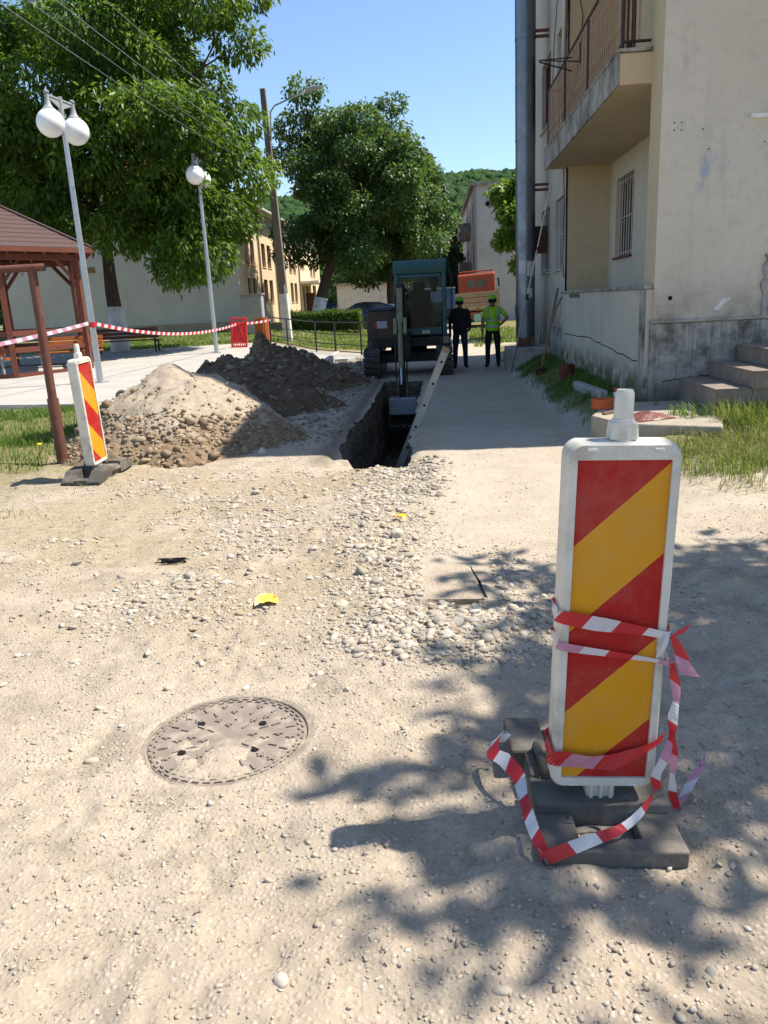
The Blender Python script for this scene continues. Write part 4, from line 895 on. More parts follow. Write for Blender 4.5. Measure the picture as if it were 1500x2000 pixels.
# ================================================================== STRIPED POSTS
def beacon(name, label, loc, yaw, lean, stripe, base_fn, label_base=None):
    t = thing(name, label, 'traffic beacon', loc, (0, 0, yaw))
    base_fn(t)
    W2, Z0, Z1 = .156, .128, 1.19
    # frame: rounded plastic slab with raised border
    def rr(w, z0, z1, r, n=6, arch=0):
        P = []
        for cx, cz, a0 in ((w-r, z1-r, 0), (-w+r, z1-r, 90), (-w+r, z0+r, 180), (w-r, z0+r, 270)):
            for i in range(n+1):
                a = R(a0+90*i/n); x = cx+r*math.cos(a); z_ = cz+r*math.sin(a)
                if a0 < 180: z_ += arch*(1-(x/w)**2)
                P.append((x, z_))
        return P
    b = MB(); o_ = rr(W2, Z0, Z1, .035, 6, .02); D = .050
    prof = [(1.0, -.030, .0), (1.0, .030, 0.0)]
    n = len(o_)
    inn = [(x*.0+max(-.128, min(.128, x)), max(Z0+.035, min(Z1-.040, z_))) for x, z_ in o_]
    rings = []
    for (s, y) in ((.955, -D), (.99, -D+.008), (1.0, -D+.022), (1.0, D-.022), (.99, D-.008), (.955, D)):
        rings.append([(x*s, y, (z_-.67)*(1-(1-s)*.32)+.67) for x, z_ in o_])
    r_in_f = [(x, -D, z_) for x, z_ in inn]; r_in_f2 = [(x, -D+.012, z_) for x, z_ in inn]
    r_in_b = [(x, D, z_) for x, z_ in inn]; r_in_b2 = [(x, D-.012, z_) for x, z_ in inn]
    seq = [r_in_f2, r_in_f]+rings+[r_in_b, r_in_b2]
    vs = [p for r_ in seq for p in r_]; fs = [(i*n+k, i*n+(k+1) % n, (i+1)*n+(k+1) % n, (i+1)*n+k) for i in range(len(seq)-1) for k in range(n)]
    b.add(vs, fs); b.add([(-.131, -D+.0125, Z0+.03), (.131, -D+.0125, Z0+.03), (.131, -D+.0125, Z1-.03), (-.131, -D+.0125, Z1-.03)], [(0, 1, 2, 3)])
    b.add([(-.131, D-.0125, Z0+.03), (.131, D-.0125, Z0+.03), (.131, D-.0125, Z1-.03), (-.131, D-.0125, Z1-.03)], [(0, 1, 2, 3)])
    fr = b.build('panel_frame', M['white_plastic'], t, smooth='auto')
    for y in (-D+.009, D-.009):
        q = MB(); q.add([(-.1275, y, Z0+.0355), (.1275, y, Z0+.0355), (.1275, y, Z1-.0405), (-.1275, y, Z1-.0405)], [(0, 1, 2, 3)]); q.build('reflective_sheet', stripe, fr, fix=False)
    for (x, z_) in ((-.09, Z1-.012), (.09, Z1-.012), (-.09, Z0+.014), (.09, Z0+.014)):
        q = MB(); q.box((x, -D-.001, z_), (.026, .006, .008)); q.build('clip', M['white'], fr, bevel=.001)
    q = MB(); q.lathe([(.034, Z1+.0), (.033, Z1+.04), (.030, Z1+.065), (.0265, Z1+.068), (.0255, Z1+.135), (.021, Z1+.145)], seg=20); kn = q.build('top_peg', M['white_plastic'], t, smooth='auto')
    q = MB(); q.box((0, 0, Z1+.035), (.078, .06, .05), taper=.9); q.build('peg_collar', M['white_plastic'], kn, bevel=.006)
    q = MB(); q.box((0, 0, .10), (.085, .06, .14)); 
    for dx in (-.03, 0, .03): q.box((dx, -.034, .10), (.012, .012, .139))
    q.build('foot_peg', M['white_plastic'], t, bevel=.004)
    t.rotation_euler = (0, lean, yaw)
    return t
def base_near(t):
    b = MB()
    # heavy recycled plate with socket block, open window and rear ridge
    b.bb(-.205, .205, -.245, -.19, 0, .055); b.bb(-.205, -.095, -.19, -.07, 0, .055); b.bb(.085, .205, -.19, -.07, 0, .055); b.bb(-.095, .085, -.19, -.07, 0, .012)
    b.bb(-.205, .205, -.07, .07, 0, .085); b.build('base_plate', M['rubber'], t, bevel=.008)
    b = MB(); b.bb(-.20, -.17, .071, .33, 0, .09); b.bb(.17, .20, .071, .33, 0, .09); b.bb(-.119, .17, .30, .36, 0, .085); b.bb(-.245, -.12, .20, .42, .0, .098); b.build('base_block', M['rubber'], t, bevel=.01)
    b = MB(); b.tube([(-.15, .06, .06), (-.155, .07, .115), (-.16, .20, .12), (-.165, .21, .07)], .015, 8); b.build('handle', M['rubber_br'], t, smooth=True)
    b = MB(); b.tube([(.15, .06, .06), (.155, .07, .115), (.16, .20, .12), (.165, .21, .07)], .015, 8); b.build('handle', M['rubber_br'], t, smooth=True)
def base_left(t):
    for s in (-1, 1):
        b = MB(); b.prism([(s*.10, 0), (s*.39, 0), (s*.40, .03), (s*.27, .115), (s*.10, .125)], 'y', -.20, -.07); b.prism([(s*.10, 0), (s*.39, 0), (s*.40, .03), (s*.27, .115), (s*.10, .125)], 'y', .07, .20)
        b.bb(min(s*.30, s*.39), max(s*.30, s*.39), -.07, .07, 0, .05); b.bb(min(s*.10, s*.16), max(s*.10, s*.16), -.07, .07, 0, .11); b.build('base_block', M['rubber_br'], t, bevel=.01)
    b = MB(); b.bb(-.099, .099, -.18, .18, 0, .095); b.build('base_plate', M['rubber'], t, bevel=.01)
    b = MB(); b.tube([(-.10, -.185, .06), (.10, -.185, .06)], .022, 10); b.build('handle', M['rubber_br'], t, smooth=True)
NB = (.462, 2.13, float(gz(.46, 2.1)))
nb = beacon('traffic_beacon', 'large red and yellow striped beacon wrapped in tape on a black base, right foreground', NB, R(2), R(2.0), M['stripe_a'], base_near)
lb = beacon('traffic_beacon', 'red and yellow striped beacon standing left beside the rusty pipe post', (-3.52, 7.58, float(gz(-3.5, 7.6))), R(87), R(-3.0), M['stripe_b'], base_left)

# barrier tape: ribbon along a path, alternating colour bands, each ribbon one mesh
def ribbon(name, pts, widths, ups, mats, band, parent=None, label=None, start=0.0, sub=6, twist=None):
    P = [Vector(p) for p in pts]; n = len(P)
    def cr(i, t, A):
        p0, p1, p2, p3 = A[max(i-1, 0)], A[i], A[i+1], A[min(i+2, n-1)]
        return .5*((2*p1)+(p2-p0)*t+(2*p0-5*p1+4*p2-p3)*t*t+(3*p1-p0-3*p2+p3)*t*t*t)
    ups = [Vector(u) for u in ups] if hasattr(ups[0], '__len__') else [Vector(ups)]*n
    wd = widths if hasattr(widths, '__len__') else [widths]*n
    pts2 = []; 
    for i in range(n-1):
        L = (P[i+1]-P[i]).length; ns = max(2, int(L/band*2.0), sub)
        for k in range(ns):
            t = k/ns; pts2.append((cr(i, t, P), wd[i]*(1-t)+wd[i+1]*t, (ups[i]*(1-t)+ups[i+1]*t).normalized()))
    pts2.append((P[-1], wd[-1], ups[-1]))
    # cut at the band borders
    b = MB(); s = start; prev = None
    for (p, w, u) in pts2:
        if prev is not None:
            p0, w0, u0 = prev; L = (p-p0).length
            if L < 1e-7: continue
            cuts = [0.0]; k = math.ceil(s/band+1e-9)
            while k*band < s+L: 
                if k*band-s > 1e-6: cuts.append((k*band-s)/L)
                k += 1
            cuts.append(1.0)
            for a, c in zip(cuts, cuts[1:]):
                A, B = p0.lerp(p, a), p0.lerp(p, c); ua, ub = u0.lerp(u, a), u0.lerp(u, c); wa, wb = w0+(w-w0)*a, w0+(w-w0)*c
                d = (B-A).normalized(); skew = d*wa*.35
                mi = int((s+(a+c)/2*L)/band) % len(mats)
                b.add([A-ua*wa/2-skew, B-ub*wb/2-skew, B+ub*wb/2+skew, A+ua*wa/2+skew], [(0, 1, 2, 3)], mi)
            s += L
        prev = (p, w, u)
    o = b.build(name, mats, parent, fix=True, label=label); return o
RW = [M['tape_r'], M['tape_w']]; RWP = [M['tape_r'], M['tape_w'], M['tape_p'], M['tape_w']]
TP = thing('barrier_tape', 'red and white tape tied round the near beacon and trailing over its base', 'tape', NB, nb.rotation_euler)
yf = -.054; U0 = (0, 0, 1)
ribbon('band', [(-.10, .056, .70), (-.160, .03, .702), (-.164, -.03, .70), (-.150, yf-.002, .695), (-.04, yf-.004, .672), (.08, yf-.004, .652), (.150, yf-.008, .640), (.164, -.03, .645), (.162, .03, .65), (.08, .056, .665), (-.10, .057, .70)], [.03, .035, .038, .042, .045, .026, .022, .025, .03, .03, .03], U0, RW, .085, TP, start=.02)
ribbon('band', [(-.10, .057, .61), (-.161, .03, .612), (-.150, -.03, .610), (-.150, yf-.002, .603), (-.02, yf-.005, .582), (.12, yf-.005, .560), (.17, yf-.012, .552), (.165, .0, .56), (.15, .058, .57), (-.10, .0575, .61)], [.024, .026, .03, .028, .02, .012, .02, .024, .024, .024], U0, RWP, .075, TP)
ribbon('band', [(-.10, .058, .26), (-.162, .03, .262), (-.166, -.03, .25), (-.150, yf-.003, .237), (-.06, yf-.006, .225), (.04, yf-.008, .232), (.12, yf-.008, .272), (.162, yf-.02, .318)], [.04, .045, .052, .060, .05, .05, .03, .025], [(0, 0, 1)]*4+[(0, -.3, 1), (0, .3, 1), (0, -.2, 1), (0, 0, 1)], [M['tape_r'], M['tape_r'], M['tape_p'], M['tape_r']], .10, TP)
ribbon('tail', [(.15, yf-.01, .625), (.175, yf-.014, .65), (.20, yf-.02, .665)], [.012, .022, .026], (.4, 0, 1), [M['tape_r']], .05, TP)
ribbon('tail', [(.150, yf-.012, .645), (.135, yf-.03, .612), (.115, yf-.035, .585)], [.014, .02, .008], (1, 0, .4), [M['tape_w']], .05, TP)
ribbon('tail', [(.168, yf-.012, .64), (.185, yf-.02, .60), (.20, yf-.025, .555), (.222, yf-.02, .518)], [.014, .035, .040, .045], [(1, .2, 0), (1, -.2, 0), (1, .3, .2), (1, .1, .3)], [M['tape_r'], M['tape_p'], M['tape_w']], .07, TP)
ribbon('tail', [(.168, yf-.014, .56), (.18, yf-.02, .50), (.188, yf-.02, .44), (.183, yf-.022, .38), (.185, yf-.018, .32), (.172, yf-.02, .25), (.150, yf-.02, .19), (.155, yf-.022, .145)], [.015, .028, .024, .03, .02, .032, .034, .03], [(1, .2, 0), (1, -.5, 0), (1, .5, 0), (1, -.3, 0), (1, .4, 0), (1, 0, 0), (1, .2, 0), (1, .2, .3)], [M['tape_r'], M['tape_p'], M['tape_w']], .065, TP)
ribbon('tail', [(.155, yf-.022, .15), (.13, -.10, .125), (.08, -.15, .105), (.02, -.19, .09), (-.07, -.225, .078), (-.145, -.25, .066), (-.20, -.262, .05), (-.212, -.25, .045)], [.03, .032, .03, .028, .036, .042, .045, .03], [(1, .3, .5), (.2, .6, .8), (0, .6, .8), (0, .8, .6), (0, .5, .85), (0, .4, .9), (0, .3, 1), (-.5, .3, 1)], RW, .088, TP)
ribbon('tail', [(-.205, -.255, .05), (-.222, -.20, .065), (-.232, -.12, .075), (-.238, -.04, .085), (-.242, .05, .10), (-.275, .12, .11), (-.305, .20, .09), (-.29, .26, .105), (-.25, .25, .112)], [.032, .035, .04, .03, .045, .05, .05, .055, .03], [(1, 0, .4), (1, 0, .6), (.8, 0, .8), (1, 0, .3), (.9, 0, .6), (.8, .2, .7), (.9, 0, .6), (.8, 0, .7), (0, 0, 1)], RW, .075, TP)
ribbon('tail', [(.183, yf-.02, .34), (.20, yf-.01, .26), (.215, -.03, .16), (.235, .0, .07), (.255, .01, .012)], [.016, .024, .02, .028, .022], [(1, .2, 0), (1, -.3, 0), (1, .4, 0), (1, 0, .2), (1, .2, .4)], [M['tape_r'], M['tape_p'], M['tape_w']], .09, TP)
ribbon('tail', [(.252, .008, .012), (.29, .05, .03), (.33, .10, .05), (.375, .15, .075)], [.022, .036, .042, .034], [(.7, -.5, .5)]*4, [M['tape_p'], M['tape_w'], M['tape_p'], M['tape_p']], .065, TP)
b = MB(); b.tube([(.375, .15, .075), (.39, .165, .09), (.392, .17, .105)], [.008, .004, .003], 6); b.build('twisted_end', M['tape_p'], TP)

# ================================================================== EXCAVATOR
EX = thing('excavator', 'teal crawler excavator straddling the trench, cab and arm towards the camera', 'excavator', (-.62, 18.3, 0))
def crawler(x):
    tr = MB(); y0, y1, r = -1.02, 1.02, .27
    path = []
    for i in range(9): a = R(-90-180*i/8); path.append((y0+r*math.cos(a)*.9, .30+r*math.sin(a)))
    for i in range(9): a = R(90-180*i/8); path.append((y1+r*math.cos(a)*.9, .30+r*math.sin(a)))
    tr.prism(path, 'x', x-.15, x+.15); o = tr.build('crawler_track', M['machine_dark'], EX, bevel=.01)
    pb = MB(); pb.box((0, 0, 0), (.36, .10, .05)); pb.box((0, 0, .035), (.34, .035, .03))
    pad = pb.build('track_pad', M['track'], o, bevel=.006)
    # walk round the loop
    pts = [Vector((0, p[0], p[1])) for p in path]; pts.append(pts[0]); L = [0]
    for a, c in zip(pts, pts[1:]): L.append(L[-1]+(c-a).length)
    nP = int(L[-1]/.125); first = True
    for k in range(nP):
        s = L[-1]*k/nP; i = max(j for j in range(len(L)-1) if L[j] <= s); q = (s-L[i])/(L[i+1]-L[i]); p = pts[i].lerp(pts[i+1], q); d = (pts[i+1]-pts[i]).normalized()
        nrm = Vector((0, -d.z, d.y))
        c = Vector((0, 0, .30)); 
        if (p+nrm*.01-c).length < (p-c).length and abs(p.y) > .9: nrm = -nrm
        if abs(p.y) <= .9: nrm = Vector((0, 0, 1 if p.z > .3 else -1))
        rot = (math.atan2(-nrm.y, nrm.z), 0, 0); loc = Vector((x, p.y, p.z))+nrm*.012
        if first: pad.location = loc; pad.rotation_euler = rot; first = False
        else: share(pad, loc, o, rot)
    for yy in (-1.02, 1.02):
        w = MB(); w.tube([(x-.16, yy, .30), (x+.16, yy, .30)], .17, 18); w.build('sprocket', M['olive'], o)
for x in (-.79, .81): crawler(x)
b = MB(); b.box((0, 0, .38), (1.35, 1.1, .22)); b.lathe([(.42, .48), (.42, .62)], (0, 0, 0), 24); b.build('undercarriage', M['machine_dark'], EX, bevel=.02)
b = MB(); b.prism([(-.92, -.55), (-.80, -.85), (.95, -.85), (.97, .55), (.75, .95), (-.75, .95), (-.92, .6)], 'z', .62, .82); b.build('slew_deck', M['machine_dark'], EX, bevel=.02)
# engine house
b = MB(); b.prism([(-.90, .80), (-.27, .80), (-.27, 1.42), (-.84, 1.42), (-.90, 1.34)], 'y', -.72, .95); b.build('engine_house', M['hoodbrown'], EX, bevel=.03)
b = MB(); b.prism([(-.87, 1.421), (-.27, 1.421), (-.27, 1.50), (-.80, 1.50)], 'y', -.74, .97); b.build('hood', M['navy'], EX, bevel=.02)
b = MB(); b.bb(-.27, .9, .5, .97, .82, 1.55); b.build('counterweight', M['teal'], EX, bevel=.04)
b = MB(); b.box((-.55, -.735, 1.12), (.24, .03, .16)); b.build('work_lamp', M['boxgrey'], EX, bevel=.02)
b = MB(); b.box((-.70, -.735, 1.12), (.055, .025, .09)); b.build('red_marker', M['red'], EX, bevel=.006)
# cab: posts, roof, panels, glass
cx0, cx1, cy0, cy1 = -.24, .90, -.80, .48
b = MB()
for (x, y) in ((cx0+.05, cy0+.05), (cx1-.06, cy0+.05), (cx0+.05, cy1-.05), (cx1-.06, cy1-.05)): b.box((x, y, 1.58), (.10 if y < 0 else .08, .09, 1.52))
b.bb(cx0+.1, cx1-.12, cy0+.012, cy0+.075, 2.08, 2.165); b.bb(cx0+.1, cx1-.12, cy0+.012, cy0+.075, .86, 1.02); b.bb(cx0+.1, cx1-.12, cy1-.09, cy1-.01, 2.1, 2.3); b.bb(cx0+.1, cx1-.12, cy1-.09, cy1-.01, .82, 1.35)
for x in (cx0+.02, cx1-.09): b.bb(x, x+.06, cy0+.1, cy1-.1, .82, 1.22); b.bb(x, x+.06, cy0+.1, cy1-.1, 2.14, 2.3); b.bb(x, x+.05, -.12, -.05, 1.22, 2.14)
b.build('cab_frame', M['teal'], EX, bevel=.02)
b = MB(); b.prism([(cy0-.03, 2.30), (cy0-.01, 2.16), (cy1, 2.30), (cy1, 2.42), (cy0+.10, 2.46), (cy0+.02, 2.42)], 'x', cx0-.02, cx1+.01); b.build('cab_roof', M['teal'], EX, bevel=.03)
b = MB(); b.add([(cx0+.1, cy0+.04, 1.01), (cx1-.12, cy0+.04, 1.01), (cx1-.12, cy0+.04, 2.09), (cx0+.1, cy0+.04, 2.09)], [(0, 1, 2, 3)]); b.build('windscreen', M['glass'], EX, fix=False)
b = MB(); b.add([(cx0+.1, cy1-.05, 1.34), (cx1-.1, cy1-.05, 1.34), (cx1-.1, cy1-.05, 2.1), (cx0+.1, cy1-.05, 2.1)], [(0, 1, 2, 3)]); b.build('rear_window', M['glass'], EX, fix=False)
for x in (cx0+.045, cx1-.065): b = MB(); b.add([(x, cy0+.1, 1.22), (x, cy1-.1, 1.22), (x, cy1-.1, 2.14), (x, cy0+.1, 2.14)], [(0, 1, 2, 3)]); b.build('side_window', M['glass'], EX, fix=False)
b = MB(); b.bb(cx0+.18, .52, -.62, .1, .82, 1.38); b.box((.30, .08, 1.55), (.48, .14, .55)); b.box((.28, .08, 1.92), (.26, .10, .20)); b.build('seat', M['cloth_black'], EX, bevel=.04)
b = MB(); b.box((.62, -.1, 1.95), (.14, .3, .34)); b.ball((.62, -.15, 2.02), .12); b.build('hung_jacket', M['cloth_black'], EX, bevel=.03)
b = MB(); b.box((.05, -.5, 1.28), (.22, .2, .38)); b.tube([(.12, -.45, 1.4), (.1, -.52, 1.62)], .02, 8); b.tube([(.55, -.45, 1.3), (.57, -.5, 1.6)], .02, 8); b.build('controls', M['machine_dark'], EX)
b = MB(); b.box((.42, cy0-.006, .93), (.17, .01, .062)); b.build('maker_plate', M['paper'], EX)
b = MB(); b.box((.42, cy0-.0125, .93), (.13, .003, .018)); b.build('plate_lettering', M['boxgrey'], EX)
b = MB(); b.tube([(.96, cy0+.1, 1.25), (1.0, cy0+.05, 1.5), (1.0, cy0+.05, 2.1), (.93, cy0+.08, 2.28)], .014, 8); b.build('grab_rail', M['black_metal'], EX, smooth=True)
b = MB(); b.box((.86, cy0-.02, .74), (.13, .12, .16)); b.build('step_block', M['olive'], EX, bevel=.01)
# arm: boom up and forward, dipper down into the trench, rams on its near face
b = MB(); ax = -.02-.06
b.prism([(-.80, .62), (-.75, 1.0), (-1.35, 1.95), (-1.62, 1.98), (-1.65, 1.78), (-1.42, 1.55), (-1.0, .70)], 'x', ax-.08, ax+.08); b.build('boom', M['machine_dark'], EX, bevel=.012)
b = MB(); b.bb(ax-.16, ax+.16, -1.02, -.78, .45, .95); b.build('boom_bracket', M['machine_dark'], EX, bevel=.02)
b = MB(); b.prism([(-1.55, 1.98), (-1.78, 1.94), (-2.32, .55), (-2.45, -.30), (-2.33, -.34), (-2.15, .60), (-1.62, 1.55)], 'x', ax-.065, ax+.065); b.build('dipper', M['machine_dark'], EX, bevel=.01)
P = [(ax-.01, -1.82, 1.90), (ax-.01, -2.28, 1.08)]
b = MB(); b.box(((P[0][0]), -2.02, 1.52), (.115, .12, .74), (R(-25), 0, 0)); b.build('ram_guard', M['olive'], EX, bevel=.012)
for dx in (-.10, .10): b = MB(); b.box((ax-.01+dx, -2.20, 1.10), (.07, .16, .34), (R(-25), 0, 0)); b.build('ram_lug', M['olive'], EX, bevel=.01)
b = MB(); b.tube([(ax-.01, -2.20, 1.20), (ax-.01, -2.48, .30)], .05, 12); b.build('bucket_ram', M['olive'], EX, smooth='auto')
b = MB(); b.tube([(ax-.01, -2.48, .32), (ax-.01, -2.60, -.02)], .028, 10); b.build('ram_rod', M['galv'], EX, smooth='auto')
for dx in (-.10, .09): b = MB(); b.tube([(ax+dx, -1.7, 1.75), (ax+dx*1.25, -2.1, 1.1), (ax+dx*1.2, -2.4, .35), (ax+dx, -2.45, -.1)], .017, 7); b.build('hose', M['black_metal'], EX, smooth=True)
for dx in (-.09, .09): b = MB(); b.box((ax+dx, -2.52, -.12), (.022, .12, .44), (R(12), 0, 0)); b.build('link', M['olive'], EX, bevel=.005)
b = MB(); b.prism([(-2.70, -.30), (-2.25, -.28), (-2.05, -.55), (-2.12, -.95), (-2.45, -1.08), (-2.66, -.88), (-2.60, -.84), (-2.44, -1.0), (-2.18, -.9), (-2.12, -.58), (-2.28, -.34), (-2.68, -.36)], 'x', ax-.27, ax+.27)
for s in (-1, 1): b.prism([(-2.70, -.30), (-2.25, -.28), (-2.05, -.55), (-2.12, -.95), (-2.45, -1.08), (-2.66, -.88)], 'x', ax+s*.27-.012, ax+s*.27+.012)
bk = b.build('bucket', M['rubber'], EX)
b = MB(); b.bb(ax-.28, ax+.28, -2.74, -2.66, -.62, -.28); b.build('bucket_back', M['boxgrey'], bk, bevel=.02)
for k in range(4): b = MB(); b.box((ax-.21+.14*k, -2.70, -.90), (.06, .14, .04), (R(35), 0, 0)); b.build('tooth', M['machine_dark'], bk)

# ladder standing in the trench, seen edge on
LD = thing('ladder', 'aluminium ladder standing in the trench, leaning on its right edge', 'ladder', (-.95, 10.2, -1.49))
def lad(u, dy): A = Vector((.0, dy, .0)); B_ = Vector((1.08, dy, 2.46)); return A.lerp(B_, u)
rotl = (0, math.atan2(1.08, 2.46), 0); Ll = math.hypot(1.08, 2.46)
for dy in (-.19, .19):
    b = MB(); b.box(lad(.5, dy), (.085, .028, Ll), rotl); b.build('stile', M['alu'], LD, bevel=.004)
    b = MB(); b.box(lad(1.0, dy), (.09, .034, .05), rotl); b.build('end_cap', M['plank'], LD, bevel=.004)
for k in range(9):
    b = MB(); p = lad((k+.5)/9.0, 0); b.tube([p+Vector((0, -.18, 0)), p+Vector((0, .18, 0))], .015, 10); r_ = b.build('rung', M['alu'], LD, smooth='auto')
    b = MB(); p = lad((k+.5)/9.0, -.205); b.tube([p+Vector((0, -.001, 0)), p+Vector((0, .006, 0))], .017, 12); b.build('rung_end', M['black'], r_, fix=False)

# ================================================================== PEOPLE
def person(label, loc, yaw, shirt, trousers, hip_hand=False, stripes=False, sleeves='short', height=1.0):
    J = [('pelvis', (0, 0, .95), (.155, .115)), ('belly', (0, .0, 1.10), (.155, .115)), ('chest', (0, .01, 1.30), (.175, .125)), ('neck0', (0, .0, 1.45), (.085, .075)), ('neck', (0, -.01, 1.50), (.058, .058)), ('head', (0, -.02, 1.60), (.082, .098)), ('crown', (0, -.015, 1.70), (.062, .075)),
         ('hipL', (-.09, 0, .90), (.105, .10)), ('thL', (-.11, 0, .68), (.088, .09)), ('kneeL', (-.12, .0, .48), (.066, .07)), ('shinL', (-.125, .01, .28), (.06, .065)), ('ankL', (-.13, .02, .09), (.048, .052)), ('toeL', (-.15, -.13, .045), (.045, .04)),
         ('hipR', (.09, 0, .90), (.105, .10)), ('thR', (.11, 0, .68), (.088, .09)), ('kneeR', (.125, .0, .48), (.066, .07)), ('shinR', (.13, .01, .28), (.06, .065)), ('ankR', (.135, .02, .09), (.048, .052)), ('toeR', (.17, -.12, .045), (.045, .04)),
         ('shL', (-.19, .0, 1.40), (.075, .075)), ('shR', (.19, 0, 1.40), (.075, .075))]
    if hip_hand:   # seen from behind: arm on the viewer's right, elbow out, fist on the hip
        J += [('elL', (-.36, .05, 1.20), (.048, .048)), ('wrL', (-.20, -.06, 1.04), (.034, .034)), ('haL', (-.15, -.10, 1.01), (.03, .038))]
    else:
        J += [('elL', (-.25, .03, 1.14), (.048, .048)), ('wrL', (-.23, -.10, .97), (.034, .034)), ('haL', (-.19, -.16, .93), (.03, .04))]
    J += [('elR', (.24, .03, 1.13), (.048, .048)), ('wrR', (.25, -.02, .90), (.034, .034)), ('haR', (.24, -.05, .81), (.026, .042))]
    E_ = [('pelvis', 'belly'), ('belly', 'chest'), ('chest', 'neck0'), ('neck0', 'neck'), ('neck', 'head'), ('head', 'crown'), ('pelvis', 'hipL'), ('hipL', 'thL'), ('thL', 'kneeL'), ('kneeL', 'shinL'), ('shinL', 'ankL'), ('ankL', 'toeL'),
          ('pelvis', 'hipR'), ('hipR', 'thR'), ('thR', 'kneeR'), ('kneeR', 'shinR'), ('shinR', 'ankR'), ('ankR', 'toeR'), ('chest', 'shL'), ('shL', 'elL'), ('elL', 'wrL'), ('wrL', 'haL'), ('chest', 'shR'), ('shR', 'elR'), ('elR', 'wrR'), ('wrR', 'haR')]
    # fingers and thumb as short chains rooted in the palm
    pos = {j[0]: Vector(j[1]) for j in J}
    for s in ('L', 'R'):
        ha, wr = pos['ha'+s], pos['wr'+s]; d = (ha-wr).normalized(); side = Vector((0, 1, 0)).cross(d); side = side.normalized() if side.length > .1 else Vector((1, 0, 0)); pw = d.cross(side).normalized()
        for k, (o_, ln) in enumerate(((-.028, .075), (-.010, .085), (.009, .08), (.027, .062))):
            a = ha+pw*o_+d*.02; c = a+d*ln*.55; e = c+(d*.7+side*(.5 if s == 'L' else -.5))*ln*.45
            for nm, p in ((f'f{s}{k}a', a), (f'f{s}{k}b', c), (f'f{s}{k}c', e)): J.append((nm, tuple(p), (.0095, .0095)))
            E_ += [('ha'+s, f'f{s}{k}a'), (f'f{s}{k}a', f'f{s}{k}b'), (f'f{s}{k}b', f'f{s}{k}c')]
        a = wr.lerp(ha, .6)-pw*.034; c = a-pw*.018+d*.04; J.append((f't{s}a', tuple(a), (.011, .011))); J.append((f't{s}b', tuple(c), (.010, .010))); E_ += [('ha'+s, f't{s}a'), (f't{s}a', f't{s}b')]
    ix = {j[0]: i for i, j in enumerate(J)}
    me = bpy.data.meshes.new('tmp'); me.from_pydata([j[1] for j in J], [(ix[a], ix[c]) for a, c in E_], [])
    ob = bpy.data.objects.new('tmp', me); C.objects.link(ob)
    ob.modifiers.new('skin', 'SKIN'); sv = me.skin_vertices[0].data
    for i, j in enumerate(J): sv[i].radius = j[2]
    sv[0].use_root = True
    s_ = ob.modifiers.new('sub', 'SUBSURF'); s_.levels = s_.render_levels = 2
    dg = bpy.context.evaluated_depsgraph_get(); bm_ = bpy.data.meshes.new_from_object(ob.evaluated_get(dg)); bpy.data.objects.remove(ob)
    t = thing('person', label, 'person', loc, (0, 0, yaw)); t.scale = (height,)*3
    bm_.name = 'body'; bm_.materials.clear()
    for mm in (M['skin'], shirt, trousers, M['shoe'], M['cloth_black']): bm_.materials.append(mm)
    for p in bm_.polygons:
        c = p.center; r_ = math.hypot(c.x, 0)
        arm = abs(c.x) > .205 or (c.z < 1.08 and c.y < -.045 and c.z > .80 and abs(c.x) > .13)
        if c.z < .12: k = 3
        elif c.z > 1.47: k = 0
        elif arm and c.z > .75: k = 1 if (sleeves == 'long' and c.z > .9) or c.z > 1.24 else 0
        elif c.z > .93: k = 1
        else: k = 2
        p.material_index = k; p.use_smooth = True
    body = bpy.data.objects.new('body', bm_); C.objects.link(body); body.parent = t
    # cap with peak, hair band under it, face
    b = MB(); b.ball((0, -.018, 1.635), .108, 18, 10, 0, (.92, 1.08, 1.0)); cv = [v for v in b.v]
    b2 = MB(); n = 18
    vs = []; rings = 6
    for i in range(rings+1):
        ph = R(90*i/rings)
        for k in range(n):
            a = 2*math.pi*k/n; vs.append((.100*math.cos(ph)*math.cos(a), -.018+.116*math.cos(ph)*math.sin(a), 1.645+.115*math.sin(ph)))
    b2.add(vs, [(i*n+k, i*n+(k+1) % n, (i+1)*n+(k+1) % n, (i+1)*n+k) for i in range(rings) for k in range(n)])
    b2.prism([(-.085, -.10), (-.06, -.20), (0, -.225), (.06, -.20), (.085, -.10)], 'z', 1.642, 1.652)
    b2.build('cap', M['cap'], t, smooth='auto')
    b = MB(); b.lathe([(.095, 1.56), (.099, 1.60), (.0985, 1.645)], (0, .0, 0), 18, cap=False); b.build('hair', M['cloth_black'], t, smooth=True)
    b = MB(); b.ball((0, -.125, 1.585), .016, 8, 6, 0, (.8, 1.2, 1.4)); b.build('nose', M['skin'], t, smooth=True)
    for s in (-1, 1):
        b = MB(); b.ball((s*.033, -.108, 1.615), .011, 8, 6); b.build('eye', M['cloth_black'], t)
        b = MB(); b.ball((s*.094, -.005, 1.60), .024, 8, 6, 0, (.45, .8, 1.3)); b.build('ear', M['skin'], t, smooth=True)
    b = MB(); b.box((0, -.112, 1.545), (.045, .012, .008)); b.build('mouth', M['wood_red'], t)
